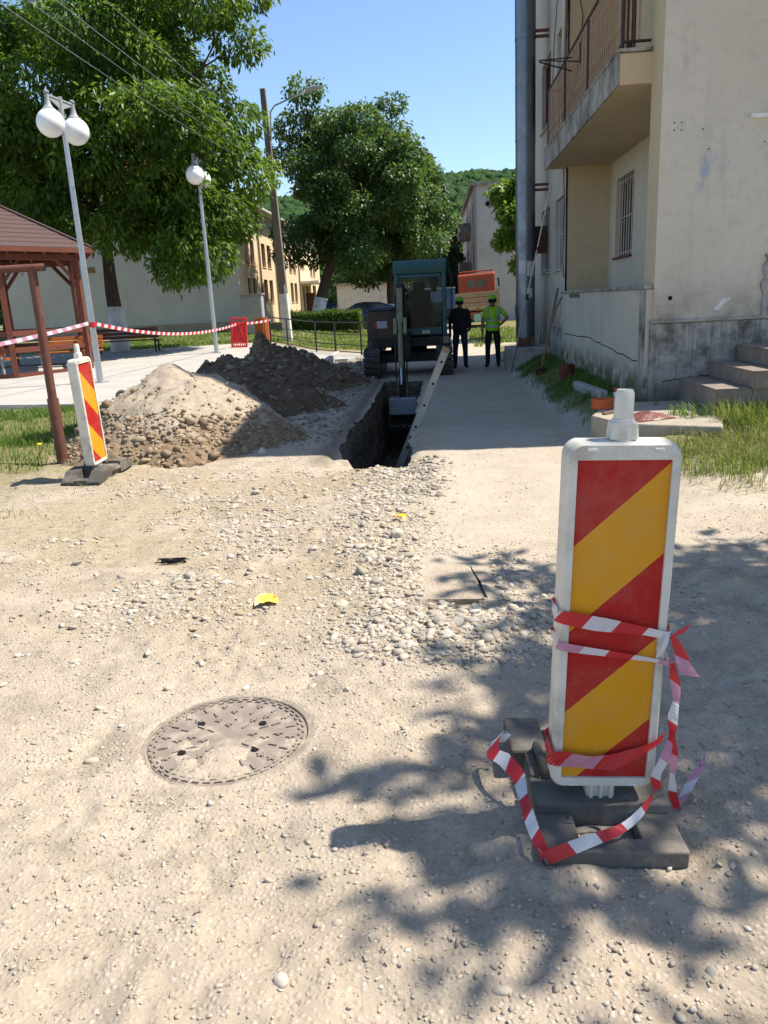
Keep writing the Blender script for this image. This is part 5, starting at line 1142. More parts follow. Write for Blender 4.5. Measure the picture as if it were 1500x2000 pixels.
    if stripes:
        # reflective bands follow the torso; vest panel edges
        def band(z0, z1, rx_, ry_):
            q = MB(); q.lathe([(1, z0), (1, z1)], (0, 0, 0), 28, cap=False); q.v = [Vector((v.x*rx_, v.y*ry_+.005, v.z)) for v in q.v]; q.build('reflective_band', M['reflect'], t, smooth=True)
        band(1.13, 1.18, .183, .143); band(.985, 1.03, .182, .143)
        for s in (-1, 1): q = MB(); q.tube([(s*.11, .135, 1.16), (s*.115, .135, 1.32), (s*.13, .075, 1.44), (s*.13, 0, 1.475), (s*.12, -.10, 1.40), (s*.11, -.135, 1.16)], .024, 8, flat=.25); q.build('reflective_band', M['reflect'], t, smooth=True)
        q = MB(); q.lathe([(.92, .90), (1.0, .93), (1.02, 1.1), (1.04, 1.3), (.8, 1.42)], (0, 0, 0), 28, cap=False); q.v = [Vector((v.x*.176, v.y*.137+.004, v.z)) for v in q.v]; q.build('vest', M['hivis'], t, smooth=True)
    else:
        q = MB(); q.lathe([(.95, .88), (1.02, .95), (1.04, 1.1), (1.06, 1.3), (.85, 1.42)], (0, 0, 0), 28, cap=False); q.v = [Vector((v.x*.18, v.y*.14+.004, v.z)) for v in q.v]; q.build('vest', shirt, t, smooth=True)
    return t
person('person in black vest, navy trousers and lime cap beside the excavator', (.58, 18.5, float(gz(.58, 18.5))), R(172), M['cloth_black'], M['cloth_navy'], False, False, 'long', .945)
person('person in lime hi-vis top and black trousers, hand on hip, back turned', (1.33, 18.4, float(gz(1.33, 18.4))), R(184), M['hivis'], M['cloth_black'], True, True, 'short', .95)
person('person mostly hidden behind the metal chimney, dark teal clothes', (2.39, 21.3, tz(2.39, 21.3)), R(150), M['cloth_teal'], M['cloth_navy'], False, False, 'long', .95)

# ================================================================== TRUCK, far block, cars
TR = thing('tipper_truck', 'orange truck with plank-sided bed parked beyond the workers', 'truck', (2.42, 43.6, 0), (0, R(-2.5), R(-3)))
b = MB(); b.bb(-1.1, 1.1, .0, 5.6, .62, .86); b.build('chassis', M['orange'], TR, bevel=.02)
b = MB(); b.bb(-1.2, 1.2, .0, 3.5, .95, 1.08); b.build('bed_floor', M['plank'], TR, bevel=.01)
for zz0 in (1.09, 1.37, 1.65):
    for (x0, x1, y0, y1) in ((-1.2, 1.2, -.03, .02), (-1.2, -1.15, .021, 3.5), (1.15, 1.2, .021, 3.5)):
        q = MB(); q.bb(x0, x1, y0, y1, zz0, zz0+.245); q.build('plank', M['plank'], TR, bevel=.01)
for x in (-.6, .0, .6): q = MB(); q.bb(x-.04, x+.04, -.05, -.031, .98, 1.12); q.build('hinge', M['orange'], TR)
q = MB(); q.bb(1.05, 1.22, -.06, .1, 1.1, 2.05); q.build('corner_stake', M['plank'], TR, bevel=.01)
b = MB(); b.prism([(3.7, .9), (5.5, .9), (5.55, 1.9), (5.3, 2.9), (5.15, 3.0), (3.8, 3.0), (3.7, 2.9)], 'x', -1.08, 1.08); cab = b.build('cab', M['orange'], TR, bevel=.06)
for x in (-.28, .28): q = MB(); q.bb(x-.23, x+.23, 3.685, 3.695, 2.2, 2.6); q.build('rear_window', M['glass_dark'], cab)
q = MB(); q.tube([(-1.0, 3.85, 3.12), (1.0, 3.85, 3.12)], .03, 8); q.tube([(-.9, 3.85, 3.0), (-.9, 3.85, 3.12)], .02, 6); q.tube([(.9, 3.85, 3.0), (.9, 3.85, 3.12)], .02, 6); q.tube([(-1.0, 4.6, 3.12), (1.0, 4.6, 3.12)], .03, 8); q.build('roof_rail', M['orange'], cab)
q = MB(); q.box((1.32, 4.9, 2.4), (.1, .16, .5)); q.tube([(1.0, 5.0, 2.6), (1.3, 4.9, 2.6)], .02, 6); q.build('mirror', M['black_metal'], cab, bevel=.02)
for (x, y) in ((-.82, .9), (.82, .9), (-.82, 4.7), (.82, 4.7)):
    q = MB(); q.tube([(x-.2, y, .45), (x+.2, y, .45)], .45, 22); w = q.build('wheel', M['tyre'], TR, bevel=.03); q = MB(); q.tube([(x-.21, y, .45), (x+.21, y, .45)], .24, 16); q.build('rim', M['boxgrey'], w)
for x in (-.8, .8): q = MB(); q.box((x, -.04, .78), (.34, .06, .14)); q.build('tail_lamp', M['red'], TR, bevel=.01)
q = MB(); q.box((-.05, -.06, .55), (.38, .03, .42)); q.build('green_flap', simple('pale_green', (.30, .52, .36)), TR); q = MB(); q.box((.35, -.05, .76), (.42, .02, .12)); q.build('number_plate', M['paper'], TR)
# second lorry box, blue, behind the truck
b = MB(); b.prism([(-.2, 1.0), (1.2, 1.0), (1.2, 2.2), (-.2, 2.3)], 'x', -1.2, .8); o = b.build('blue_van', [M['bluepl']], bevel=.04); o.location = (.55, 52, 0)
for (x, y) in ((-.9, .1), (.5, .1)): q = MB(); q.tube([(x-.1, y, .45), (x+.1, y, .45)], .4, 16); q.build('wheel', M['tyre'], o)
q = MB(); q.bb(-1.1, .7, -.15, 1.1, .5, 1.0); q.build('chassis', M['carblack'], o); q = MB(); q.bb(-1.25, .85, -.25, 1.25, 2.28, 2.36); q.build('roof', M['boxgrey'], o); tag(o, 'blue box van seen between excavator cab and orange truck', 'van')

FB = thing('far_block', 'pale grey apartment block with blank end wall beyond the orange truck', 'building', (8, 62, 0))
wallq('end_wall', M['farwall'], FB, lambda u, v, d: (u, 55+d, v), 2.85, 16, -.2, 8.75, [], .2)
opf = [(57+3.2*k+a, 57+3.2*k+a+1.2, z, z+1.3) for k in range(5) for a in (0,) for z in (1.3, 4.0, 6.6)]
wallq('street_wall', M['farwall'], FB, lambda u, v, d: (2.85+d, u, v), 55, 76, -.2, 8.75, opf, .15)
for o_ in opf: window(FB, lambda u, v, d: (2.85+d, u, v), *o_, .14, M['wood_red'], 1)
b = MB(); b.bb(3.05, 16, 55.2, 76, -.1, 8.7); b.build('core', M['farwall'], FB, world=True)
b = MB(); b.bb(2.6, 16.2, 54.75, 76.2, 8.751, 8.95); b.build('roof', M['slabedge'], FB, world=True)
for z in (3.1, 5.8):
    b = MB(); b.bb(1.95, 2.849, 60, 63, z, z+.15); b.bb(1.95, 2.0, 60, 63, z+.151, z+1.1); b.bb(2.0, 2.849, 60, 60.05, z+.151, z+1.1); b.build('balcony', M['slabedge'], FB, world=True)
b = MB(); b.tube([(3.75, 54.97, 7.6), (3.75, 55.0, 7.6)], .16, 16); b.build('vent', M['black'], FB, world=True)
b = MB(); b.tube([(2.98, 54.95, 0), (2.98, 54.95, 8.7)], .06, 8); b.build('rainwater_pipe', M['boxgrey'], FB, world=True)

def car(name, label, loc, yaw, paint):
    t = thing(name, label, 'car', loc, (0, 0, yaw))
    st_ = [(-2.15, .45, .62, .70), (-2.1, .35, .86, .80), (-1.6, .30, .95, .86), (-.6, .28, .98, .88), (.9, .28, .98, .88), (1.75, .32, .96, .86), (2.1, .38, .88, .78), (2.15, .45, .7, .7)]
    b = MB(); prof = []
    vs = []; n = 10
    for (x, z0, z1_, w) in st_:
        vs += [(x, -w*.9, z0), (x, -w, z0+.15), (x, -w, z1_-.18), (x, -w*.93, z1_), (x, -w*.5, z1_+.01), (x, w*.5, z1_+.01), (x, w*.93, z1_), (x, w, z1_-.18), (x, w, z0+.15), (x, w*.9, z0)]
    fs = [(i*n+k, i*n+(k+1) % n, (i+1)*n+(k+1) % n, (i+1)*n+k) for i in range(len(st_)-1) for k in range(n)]+[tuple(range(n)), tuple(range((len(st_)-1)*n, len(st_)*n))]
    b.add(vs, fs); body = b.build('body', paint, t, smooth='auto')
    gp = [(-1.35, .96, .84), (-.45, 1.46, .66), (.0, 1.52, .63), (.9, 1.48, .64), (1.6, 1.25, .70), (1.95, .95, .80)]
    b = MB(); vs = []
    for (x, z_, w) in gp: vs += [(x, -w, z_), (x, w, z_)]
    low = [(x, .95, .84) for x, _, _ in gp]
    b.add([(x, -.84, .95) for x, _, _ in gp]+[(x, -w, z_) for x, z_, w in gp]+[(x, w, z_) for x, z_, w in gp]+[(x, .84, .95) for x, _, _ in gp], [(r_*6+i, r_*6+i+1, (r_+1)*6+i+1, (r_+1)*6+i) for r_ in range(3) for i in range(5)])
    b.build('glasshouse', M['glass_dark'], t, fix=True)
    b = MB()
    for s in (-1, 1):
        for (i, j) in ((0, 1), (1, 2), (2, 3), (3, 4), (4, 5)):
            A, B_ = gp[i], gp[j]; b.tube([(A[0], s*A[2], A[1]), (B_[0], s*B_[2], B_[1])], .035, 6)
        b.tube([(.25, s*.63, 1.5), (.32, s*.85, .95)], .03, 6); b.tube([(1.3, s*.66, 1.36), (1.35, s*.85, .95)], .05, 6)
    b.prism([(-.45, 1.465), (.0, 1.535), (.9, 1.495), (1.5, 1.30), (.9, 1.47), (0, 1.51), (-.4, 1.45)], 'y', -.64, .64); b.build('roof', paint, body)
    for (x, y) in ((-1.35, -.78), (1.35, -.78), (-1.35, .78), (1.35, .78)):
        q = MB(); q.tube([(x, y-.1, .31), (x, y+.1, .31)], .31, 20); w = q.build('wheel', M['tyre'], t, bevel=.02); q = MB(); q.tube([(x, y-.105, .31), (x, y+.105, .31)], .19, 14); q.build('rim', M['galv'], w)
    for y in (-.6, .6):
        q = MB(); q.box((-2.08, y, .72), (.12, .3, .13)); q.build('headlight', M['white'], t, bevel=.02); q = MB(); q.box((2.08, y, .8), (.12, .28, .16)); q.build('tail_lamp', M['red'], t, bevel=.02)
    q = MB(); q.box((2.16, 0, .62), (.02, .5, .11)); q.build('number_plate', M['paper'], t)
    return t
car('parked_car', 'dark blue car parked behind the clipped hedge', (-4.1, 46.5, tz(-4.1, 46.5)), R(4), M['carblue'])
car('parked_car', 'black car far left seen from behind through the gazebo', (-45.6, 84, .2), R(-65), M['carblack'])

# ================================================================== LAMP POSTS
def lamp(label, x, y, yaw, s=1.0):
    z0 = tz(x, y)+.06
    t = thing('street_lamp', label, 'street lamp', (x, y, z0), (0, 0, yaw), group='double globe street lamps')
    b = MB(); b.tube([(0, 0, 0), (0, 0, 2.6), (0, 0, 6.05)], [.075, .068, .05], 14); b.build('post', M['galv'], t, smooth='auto')
    b = MB(); b.box((0, 0, .01), (.30, .30, .02)); b.build('base_plate', M['galv'], t)
    b = MB(); b.tube([(0, 0, 5.95), (0, 0, 6.30)], .055, 12); b.box((0, 0, 6.24), (1.0, .05, .045)); b.prism([(-.48, 6.2), (-.05, 6.2), (-.05, 6.05)], 'y', -.014, .014); b.prism([(.48, 6.2), (.05, 6.2), (.05, 6.05)], 'y', -.014, .014); b.build('arm', M['lampgrey'], t, bevel=.008)
    for sx in (-1, 1):
        b = MB(); b.lathe([(.15, 5.92), (.15, 5.95), (.11, 5.98), (.07, 6.05), (.05, 6.15), (.045, 6.27), (.06, 6.28), (.06, 6.31), (.02, 6.34)], (sx*.48, 0, 0), 20); h_ = b.build('holder', M['lampgrey'], t, smooth='auto')
        b = MB(); b.ball((sx*.48, 0, 5.68), .295, 28, 18); b.build('globe', M['white_globe'], t, smooth=True)
    return t
lamp('nearer double globe street lamp on a grey post beside the gazebo', -8.17, 18.42, R(82))
lamp('farther double globe street lamp in front of the walnut tree', -7.62, 26.9, R(93))

# ================================================================== LEFT FRONT: rusty pipe frame (beating frame)
RP = thing('carpet_beating_frame', 'rusty brown pipe frame with a crossbar, left of the striped post', 'pipe frame', (-4.33, 8.45, float(gz(-4.33, 8.45))))
b = MB(); b.tube([(0, 0, -.1), (0, 0, .74)], .062, 14); b.build('socket', M['rust'], RP, smooth='auto')
b = MB(); b.tube([(0, 0, .70), (0, 0, 2.14)], .048, 14); b.build('post', M['rust'], RP, smooth='auto')
b = MB(); b.tube([(.14, .02, 2.15), (-2.6, -.5, 2.12)], .040, 14, cap=False); b.tube([(.14, .02, 2.15), (.0, -.006, 2.148)], .032, 12); b.build('crossbar', M['rust'], RP, smooth='auto')
b = MB(); b.tube([(-2.45, -.47, -.1), (-2.45, -.47, 2.1)], .048, 14); b.build('post', M['rust'], RP, smooth='auto')
b = MB(); b.tube([(.13, .018, 2.15), (.143, .02, 2.15)], .031, 12); b.build('pipe_mouth', M['black'], RP, fix=False)

# ================================================================== GAZEBO
GZ = (-12.75, 23.0); gz0 = .10
G = thing('gazebo', 'red brown wooden gazebo with shingled hip roof at the left edge', 'gazebo', (GZ[0], GZ[1], gz0))
RE, RPp, ZE, ZT = 2.9, 2.35, 3.42, 4.85
va = [R(-62+60*k) for k in range(6)]
ev = [Vector((RE*math.cos(a), RE*math.sin(a), ZE)) for a in va]; top = Vector((0, 0, ZT))
for k in range(6):
    a_, c_ = ev[k], ev[(k+1) % 6]
    b = MB(); n = 10
    # shingle courses: each course overlaps the one below
    for i in range(n):
        t0, t1_ = i/n, (i+1)/n+.012
        A0, B0, A1, B1 = a_.lerp(top, t0), c_.lerp(top, t0), a_.lerp(top, min(1, t1_)), c_.lerp(top, min(1, t1_))
        lift = Vector((0, 0, .022)); b.add([A0+lift, B0+lift, B1, A1, A0-Vector((0, 0, .012)), B0-Vector((0, 0, .012))], [(0, 1, 2, 3), (4, 5, 1, 0)])
    b.build('roof_panel', M['shingle'], G, fix=False)
    b = MB(); b.tube([a_+Vector((0, 0, .03)), top+Vector((0, 0, .03))], .05, 6); b.build('hip_cap', M['shingle'], G)
    b = MB(); b.box((a_+c_)/2-Vector((0, 0, .06)), ((c_-a_).length, .04, .12), (0, 0, math.atan2((c_-a_).y, (c_-a_).x))); b.build('fascia', M['wood_br'], G)
    for j in range(4):
        p = a_.lerp(c_, (j+.5)/4); q = MB(); q.tube([p-Vector((0, 0, .08)), p.lerp(top, .75)-Vector((0, 0, .10))], .045, 4); q.build('rafter', M['wood_or'], G)
pv = [Vector((RPp*math.cos(a), RPp*math.sin(a), 0)) for a in va]
for k in range(6):
    p = pv[k]; q = MB(); q.box(p+Vector((0, 0, 1.68)), (.15, .15, 3.36), (0, 0, va[k])); q.build('post', M['wood_br'], G, bevel=.008)
    p2 = pv[(k+1) % 6]; d = p2-p; an = math.atan2(d.y, d.x); mid = (p+p2)/2
    q = MB(); q.box(mid+Vector((0, 0, 3.2)), (d.length, .12, .16), (0, 0, an)); q.build('beam', M['wood_br'], G, bevel=.006)
    for s, e in ((p, p2), (p2, p)):
        q = MB(); dd = (e-s).normalized(); q.tube([s+dd*.05+Vector((0, 0, 2.5)), s+dd*.62+Vector((0, 0, 3.14))], .06, 4); q.build('brace', M['wood_br'], G)
    if k in (1, 5): pass
    for zr_ in (.95, .50):
        if k == 4: continue
        q = MB(); q.box(mid+Vector((0, 0, zr_+.22)), (d.length-.16, .05, .14), (0, 0, an)); q.build('rail', M['wood_br'], G, bevel=.006)
    q = MB(); q.box(mid+Vector((0, 0, .04)), (d.length-.05, .12, .10), (0, 0, an)); q.build('sole_plate', M['wood_br'], G)
def bench(label, x, y, yaw, L, wood, group=None, z=None):
    t = thing('bench', label, 'bench', (x, y, tz(x, y)+.06 if z is None else z), (0, 0, yaw))
    for sx in (-1, 1):
        b = MB(); px = sx*(L/2-.18); b.box((px, -.20, .21), (.06, .06, .42)); b.box((px, .22, .21), (.06, .06, .42)); b.box((px, .01, .40), (.055, .48, .05)); b.box((px, .27, .66), (.055, .05, .52), (R(-12), 0, 0)); b.build('leg_frame', M['black_metal'] if wood == 'wood_br' else M['boxgrey'], t, bevel=.006)
    for k in range(4): b = MB(); b.box((0, -.19+.125*k, .445), (L, .105, .04)); b.build('seat_slat', M[wood], t, bevel=.006)
    for k in range(3): b = MB(); b.box((0, .265+.03*k, .58+.135*k), (L, .035, .11), (R(-12), 0, 0)); b.build('back_slat', M[wood], t, bevel=.006)
    return t
bench('orange slatted bench inside the gazebo, nearer of two', -12.9, 21.6, R(170), 1.9, 'wood_or', z=.14)
bench('orange slatted bench inside the gazebo, farther right', -11.6, 24.2, R(12), 2.0, 'wood_or', z=.14)
bench('dark brown slatted bench at the edge of the lawn below the walnut tree', -11.6, 29.0, R(183), 2.6, 'wood_br')

# ================================================================== far barrier tape, red barrier, bin, cabinet, railing, pole
t = thing('barrier_tape', 'red and white tape strung past the near lamp to the red barrier and railing', 'tape', (-8.17, 18.42, 1.42))
def sag(a, c, s, n=14):
    a, c = Vector(a), Vector(c); return [a.lerp(c, i/n)-Vector((0, 0, s*4*(i/n)*(1-i/n))) for i in range(n+1)]
o_ = Vector(t.location)
ribbon('span', [p-o_ for p in sag((-8.22, 18.35, 1.47), (-9.6, 11.2, .98), .10)], .085, (0, 0, 1), [M['tape_w'], M['tape_p']], .17, t)
ribbon('span', [p-o_ for p in sag((-8.12, 18.4, 1.46), (-7.34, 29.05, 1.10), .30)], .085, (0, .0, 1), RW, .17, t)
ribbon('span', [p-o_ for p in sag((-7.3, 29.1, 1.10), (-6.55, 31.3, 1.15), .03)], .085, (0, .0, 1), RW, .17, t)
b = MB(); b.lathe([(.080, -.05), (.080, .07)], (0, 0, 0), 14, cap=False); b.build('loop', M['tape_r'], t)
t = thing('plastic_barrier', 'red moulded plastic barrier panel leaning at the lawn edge', 'barrier', (-7.36, 29.12, tz(-7.36, 29.1)+.06), (R(-6), R(3), R(6)))
b = MB()
for x in (-.27, .27): b.box((x, 0, .55), (.07, .07, 1.10))
for zz_ in (.04, .20, .90, 1.07): b.box((0, 0, zz_), (.47, .06, .06))
for k in range(6):
    for zc in (.12, .985): b.box((-.2+.08*k, 0, zc), (.03, .05, .12))
b.build('frame', M['redplastic'], t, bevel=.01)
b = MB(); b.box((0, .015, .55), (.48, .02, .66)); b.build('panel', M['redplastic'], t)
for (x0, z0_, x1, z1_) in ((-.2, .25, .0, .85), (.2, .25, .0, .85), (-.1, .25, .12, .85)): b = MB(); b.tube([(x0, -.01, z0_), (x1, -.01, z1_)], .03, 6); b.build('rib', M['redplastic'], t)
t = thing('litter_bin', 'orange slatted litter bin behind the red barrier', 'litter bin', (-7.2, 32.6, tz(-7.2, 32.6)))
b = MB(); b.lathe([(.26, .15), (.28, .95)], seg=20); b.build('liner', M['dark_iron'], t)
for k in range(16):
    a = 2*math.pi*k/16; q = MB(); q.box((.295*math.cos(a), .295*math.sin(a), .55), (.03, .095, .92), (0, 0, a)); q.build('slat', M['wood_or'], t)
t = thing('utility_cabinet', 'plain grey utility cabinet in front of the peach facade', 'cabinet', (-9.0, 39.0, tz(-9, 39)))
b = MB(); b.box((0, 0, .95), (1.05, .55, 1.9)); b.build('housing', M['boxgrey'], t, bevel=.02); b = MB(); b.box((0, -.285, .95), (.95, .02, 1.7)); b.build('door', M['boxgrey'], t, bevel=.01); b = MB(); b.box((0, 0, 1.93), (1.15, .65, .06)); b.build('lid', M['boxgrey'], t)
# railing in bays
pts_r = [(-6.65, 31.55), (-5.6, 29.6), (-4.07, 26.65), (-3.25, 25.4), (-2.28, 24.05), (-1.75, 23.2)]
RL = thing('railing', 'black metal railing along the pale paving, left of the excavator', 'railing', (-4.0, 26.6, .05))
ro = Vector(RL.location)
def rb(a, c, r): b = MB(); b.tube([Vector(a)-ro, Vector(c)-ro], r, 6); return b.build
for (a, c) in zip(pts_r, pts_r[1:]):
    za, zc = tz(*a)+.06, tz(*c)+.06
    for h_, nm in ((1.0, 'top_rail'), (.62, 'mid_rail'), (.30, 'mid_rail'), (.08, 'bottom_rail')): rb((a[0], a[1], za+h_), (c[0], c[1], zc+h_), .025 if nm == 'top_rail' else .016)(nm, M['black_metal'], RL)
for a in pts_r: za = tz(*a)+.06; rb((a[0], a[1], za-.1), (a[0], a[1], za+1.02), .03)('post', M['black_metal'], RL)
# utility pole
zp = tz(-6.35, 33.7)
UP = thing('utility_pole', 'grey concrete utility pole with whitewashed foot and lamp arm', 'utility pole', (-6.35, 33.7, zp), (0, R(-1.3), 0))
b = MB(); b.box((0, 0, 5.9), (.34, .30, 7.9), taper=.62); b.build('shaft', M['polecon'], UP, bevel=.02)
b = MB(); b.box((0, 0, .95), (.37, .33, 2.0), taper=.93); b.build('whitewashed_foot', M['white'], UP, bevel=.02)
b = MB(); b.tube([(.14, -.05, 7.9), (.20, -.1, 8.5), (.24, -.12, 8.95), (.45, -.2, 9.15), (1.2, -.5, 9.3), (1.9, -.8, 9.42)], .032, 8); b.build('lamp_arm', M['galv'], UP, smooth=True)
b = MB(); b.prism([(1.85, 9.40), (2.45, 9.47), (2.5, 9.52), (2.2, 9.56), (1.85, 9.50)], 'y', -.92, -.68); b.build('lamp_head', M['boxgrey'], UP, bevel=.02)
b = MB(); b.box((0, -.05, 7.0), (.9, .08, .08), (0, 0, R(20))); b.box((0, 0, 6.9), (.40, .38, .16)); b.build('cross_arm', M['dark_iron'], UP)
for (x, z_) in ((-.4, 7.15), (0, 7.15), (.4, 7.15)): b = MB(); b.lathe([(.03, 0), (.05, .03), (.03, .07), (.05, .10), (.02, .14)], (x, 0, z_-.1), 10); b.build('insulator', M['white'], UP)
b = MB(); b.box((.10, -.16, 1.3), (.05, .03, 2.0)); b.build('cable_duct', M['white'], UP)
for k, (dx, z_, lab) in enumerate(((-.4, 6.75, 'lowest overhead wire running to the concrete pole'), (-.1, 7.0, 'second lowest overhead wire running to the concrete pole'), (.2, 7.25, 'second highest overhead wire running to the concrete pole'), (.45, 7.9, 'highest overhead wire running to the concrete pole'))):
    b = MB(); b.tube(sag((-6.45+dx*.5, 33.6, z_+.3), (-6.9+dx*.6, -6, z_+.9), .75, 40), .007, 5); o = b.build('overhead_wire', M['dark_iron'] if False else M['galv']); tag(o, lab, 'wire')

# ================================================================== LEFT BUILDING
LX, LY0, LY1, LZ = -10.8, 44.0, 76.0, 7.3
LB = thing('peach_building', 'two storey peach building with brown paired windows and clay tile roof on the left', 'building', (-18, 58, .5))
Pl = lambda u, v, d: (LX-d, u, v)
opl = []
for (ya, yb) in ((46.2, 47.1), (47.5, 48.5), (50.6, 51.7), (52.3, 53.4), (55.6, 56.6), (57.2, 58.2), (60.0, 61.2), (61.7, 62.9)):
    opl += [(ya, yb, 4.15, 5.6), (ya, yb, 1.95, 3.4)]
opl += [(65.0, 67.2, 4.6, 5.35), (70.2, 71.3, 4.15, 5.6), (71.9, 73.0, 4.15, 5.6), (71.0, 73.0, 1.95, 3.4)]
door = (65.6, 69.4, .5, 3.3)
wallq('street_wall', M['peach'], LB, Pl, LY0, LY1, .2, LZ-.6, opl+[door], .22)
for o_ in opl: window(LB, Pl, *o_, .20, M['wood_red'], 0, 0, None, M['peach'], .10)
b = MB(); b.bb(LX-.22, LX-.17, 65.6, 67.4, .5, 3.2); dd_ = b.build('door', M['wood_red'], LB, world=True); b = MB(); b.bb(LX-.165, LX-.16, 66.1, 66.5, 1.9, 2.5); b.build('notice', M['paper'], dd_, world=True)
b = MB(); b.bb(LX-.1, LX+.7, 67.5, 67.56, .5, 2.7); b.build('open_door', M['rust'], LB, world=True)
b = MB(); b.bb(LX+.001, LX+1.5, 64.6, 70.2, 3.42, 3.60); b.build('porch_slab', M['white'], LB, world=True)
wallq('frieze', M['shadegrey'], LB, lambda u, v, d: (LX+.03-d, u, v), LY0, LY1, LZ-.6, LZ, [], .1)
wallq('end_wall', M['shadegrey'], LB, lambda u, v, d: (u, LY0+d, v), -24.5, LX, .2, LZ, [], .2)
b = MB(); b.bb(-24.4, LX-.3, LY0+.2, LY1, .2, LZ-.02); b.build('core', M['shadegrey'], LB, world=True)
b = MB(); b.prism([(LX+.75, LZ+.0), (LX+.75, LZ+.12), (LX-.1, LZ+.32), (LX-.3, LZ+.0)], 'y', LY0-.5, LY1+.5); b.build('eave', M['shadegrey'], LB, world=True)
b = MB(); b.add([(LX+.7, LY0-.5, LZ+.16), (LX+.7, LY1+.5, LZ+.16), (-17.5, LY1-5, LZ+3.7), (-17.5, LY0+5, LZ+3.7), (-24.8, LY0-.5, LZ+.16), (-24.8, LY1+.5, LZ+.16)], [(0, 1, 2, 3), (0, 3, 4), (4, 3, 2, 5), (1, 5, 2)]); b.build('roof', M['rooftile'], LB, world=True)
for yy in (49.6, 54.6, 63.9): b = MB(); b.tube([(LX+.08, yy, .3), (LX+.08, yy, LZ)], .06, 8); b.build('rainwater_pipe', M['polecon'], LB, world=True)
b = MB(); b.bb(-19.55, -18.9, LY0-.04, LY0-.002, 4.0, 4.3); b.build('wall_plate', M['woodhandle'], LB, world=True)
b = MB(); b.bb(-24.5, LX-.02, LY0-.05, LY0-.003, .1, 1.0); b.build('wall_foot', simple('brown_stained_foot', (.30, .24, .14), (.36, .33, .26), 2.2, .9), LB, world=True)
# low white annex far behind the trees
b = MB(); b.bb(-9.5, -1, 78, 84, 0, 3.4); o = b.build('white_annex', M['white']); tag(o, 'low white wall far behind the linden trunks', 'building'); q = MB(); q.bb(-9.8, -.7, 77.7, 84.2, 3.4, 3.6); q.build('roof', M['slabedge'], o)
t = thing('blue_bin', 'blue wheeled bin at the far end of the hedge', 'bin', (-6.6, 50, tz(-6.6, 50))); b = MB(); b.box((0, 0, .6), (.8, .7, 1.0), taper=1.12); b.build('tub', M['bluepl'], t, bevel=.03); b = MB(); b.box((0, 0, 1.16), (.95, .85, .1)); b.build('lid', M['bluepl'], t, bevel=.03)

# ================================================================== VEGETATION
def leaves(name, P, Dv, L, Wd, mat, parent, seed, var=None, bend=.25, world=False):
    # folded four-point leaves: base, two sides, tip; P base points, Dv unit directions
    rg = np.random.default_rng(seed); n = len(P)
    up = np.tile(np.array([0, 0, 1.0]), (n, 1))+rg.normal(0, .5, (n, 3))
    S = np.cross(Dv, up); S /= np.linalg.norm(S, axis=1, keepdims=True)+1e-9
    N = np.cross(S, Dv)
    L = np.asarray(L)[:, None]; Wd = np.asarray(Wd)[:, None]
    a = P; t = P+Dv*L-N*L*bend*.5; l = P+Dv*L*.45+S*Wd*.5+N*L*.04; r = P+Dv*L*.45-S*Wd*.5+N*L*.04
    V = np.stack([a, l, t, r], 1).reshape(-1, 3)
    i = (np.arange(n)*4)[:, None]; F = np.concatenate([i+np.array([[0, 2, 1]]), i+np.array([[0, 3, 2]])], 0)
    if var is None: var = np.clip(rg.normal(.45, .2, n), 0, 1)
    vv = np.repeat(var, 4)
    return mesh_np(name, V, F, mat, parent, False, {'var': np.stack([vv, vv, vv, np.ones_like(vv)], 1)}, world)
def unit(v): return v/(np.linalg.norm(v, axis=1, keepdims=True)+1e-9)
def lobes_in(n, rad, seed, shell=.55, zmin=-1.0, lob=(.18, .3)):
    rg = np.random.default_rng(seed); out = []
    while len(out) < n:
        p = rg.normal(0, 1, 3); p /= np.linalg.norm(p); p *= rg.uniform(shell, 1.0)
        if p[2] < zmin: continue
        out.append((p*rad, rg.uniform(*lob)*np.mean(rad)))
    return out
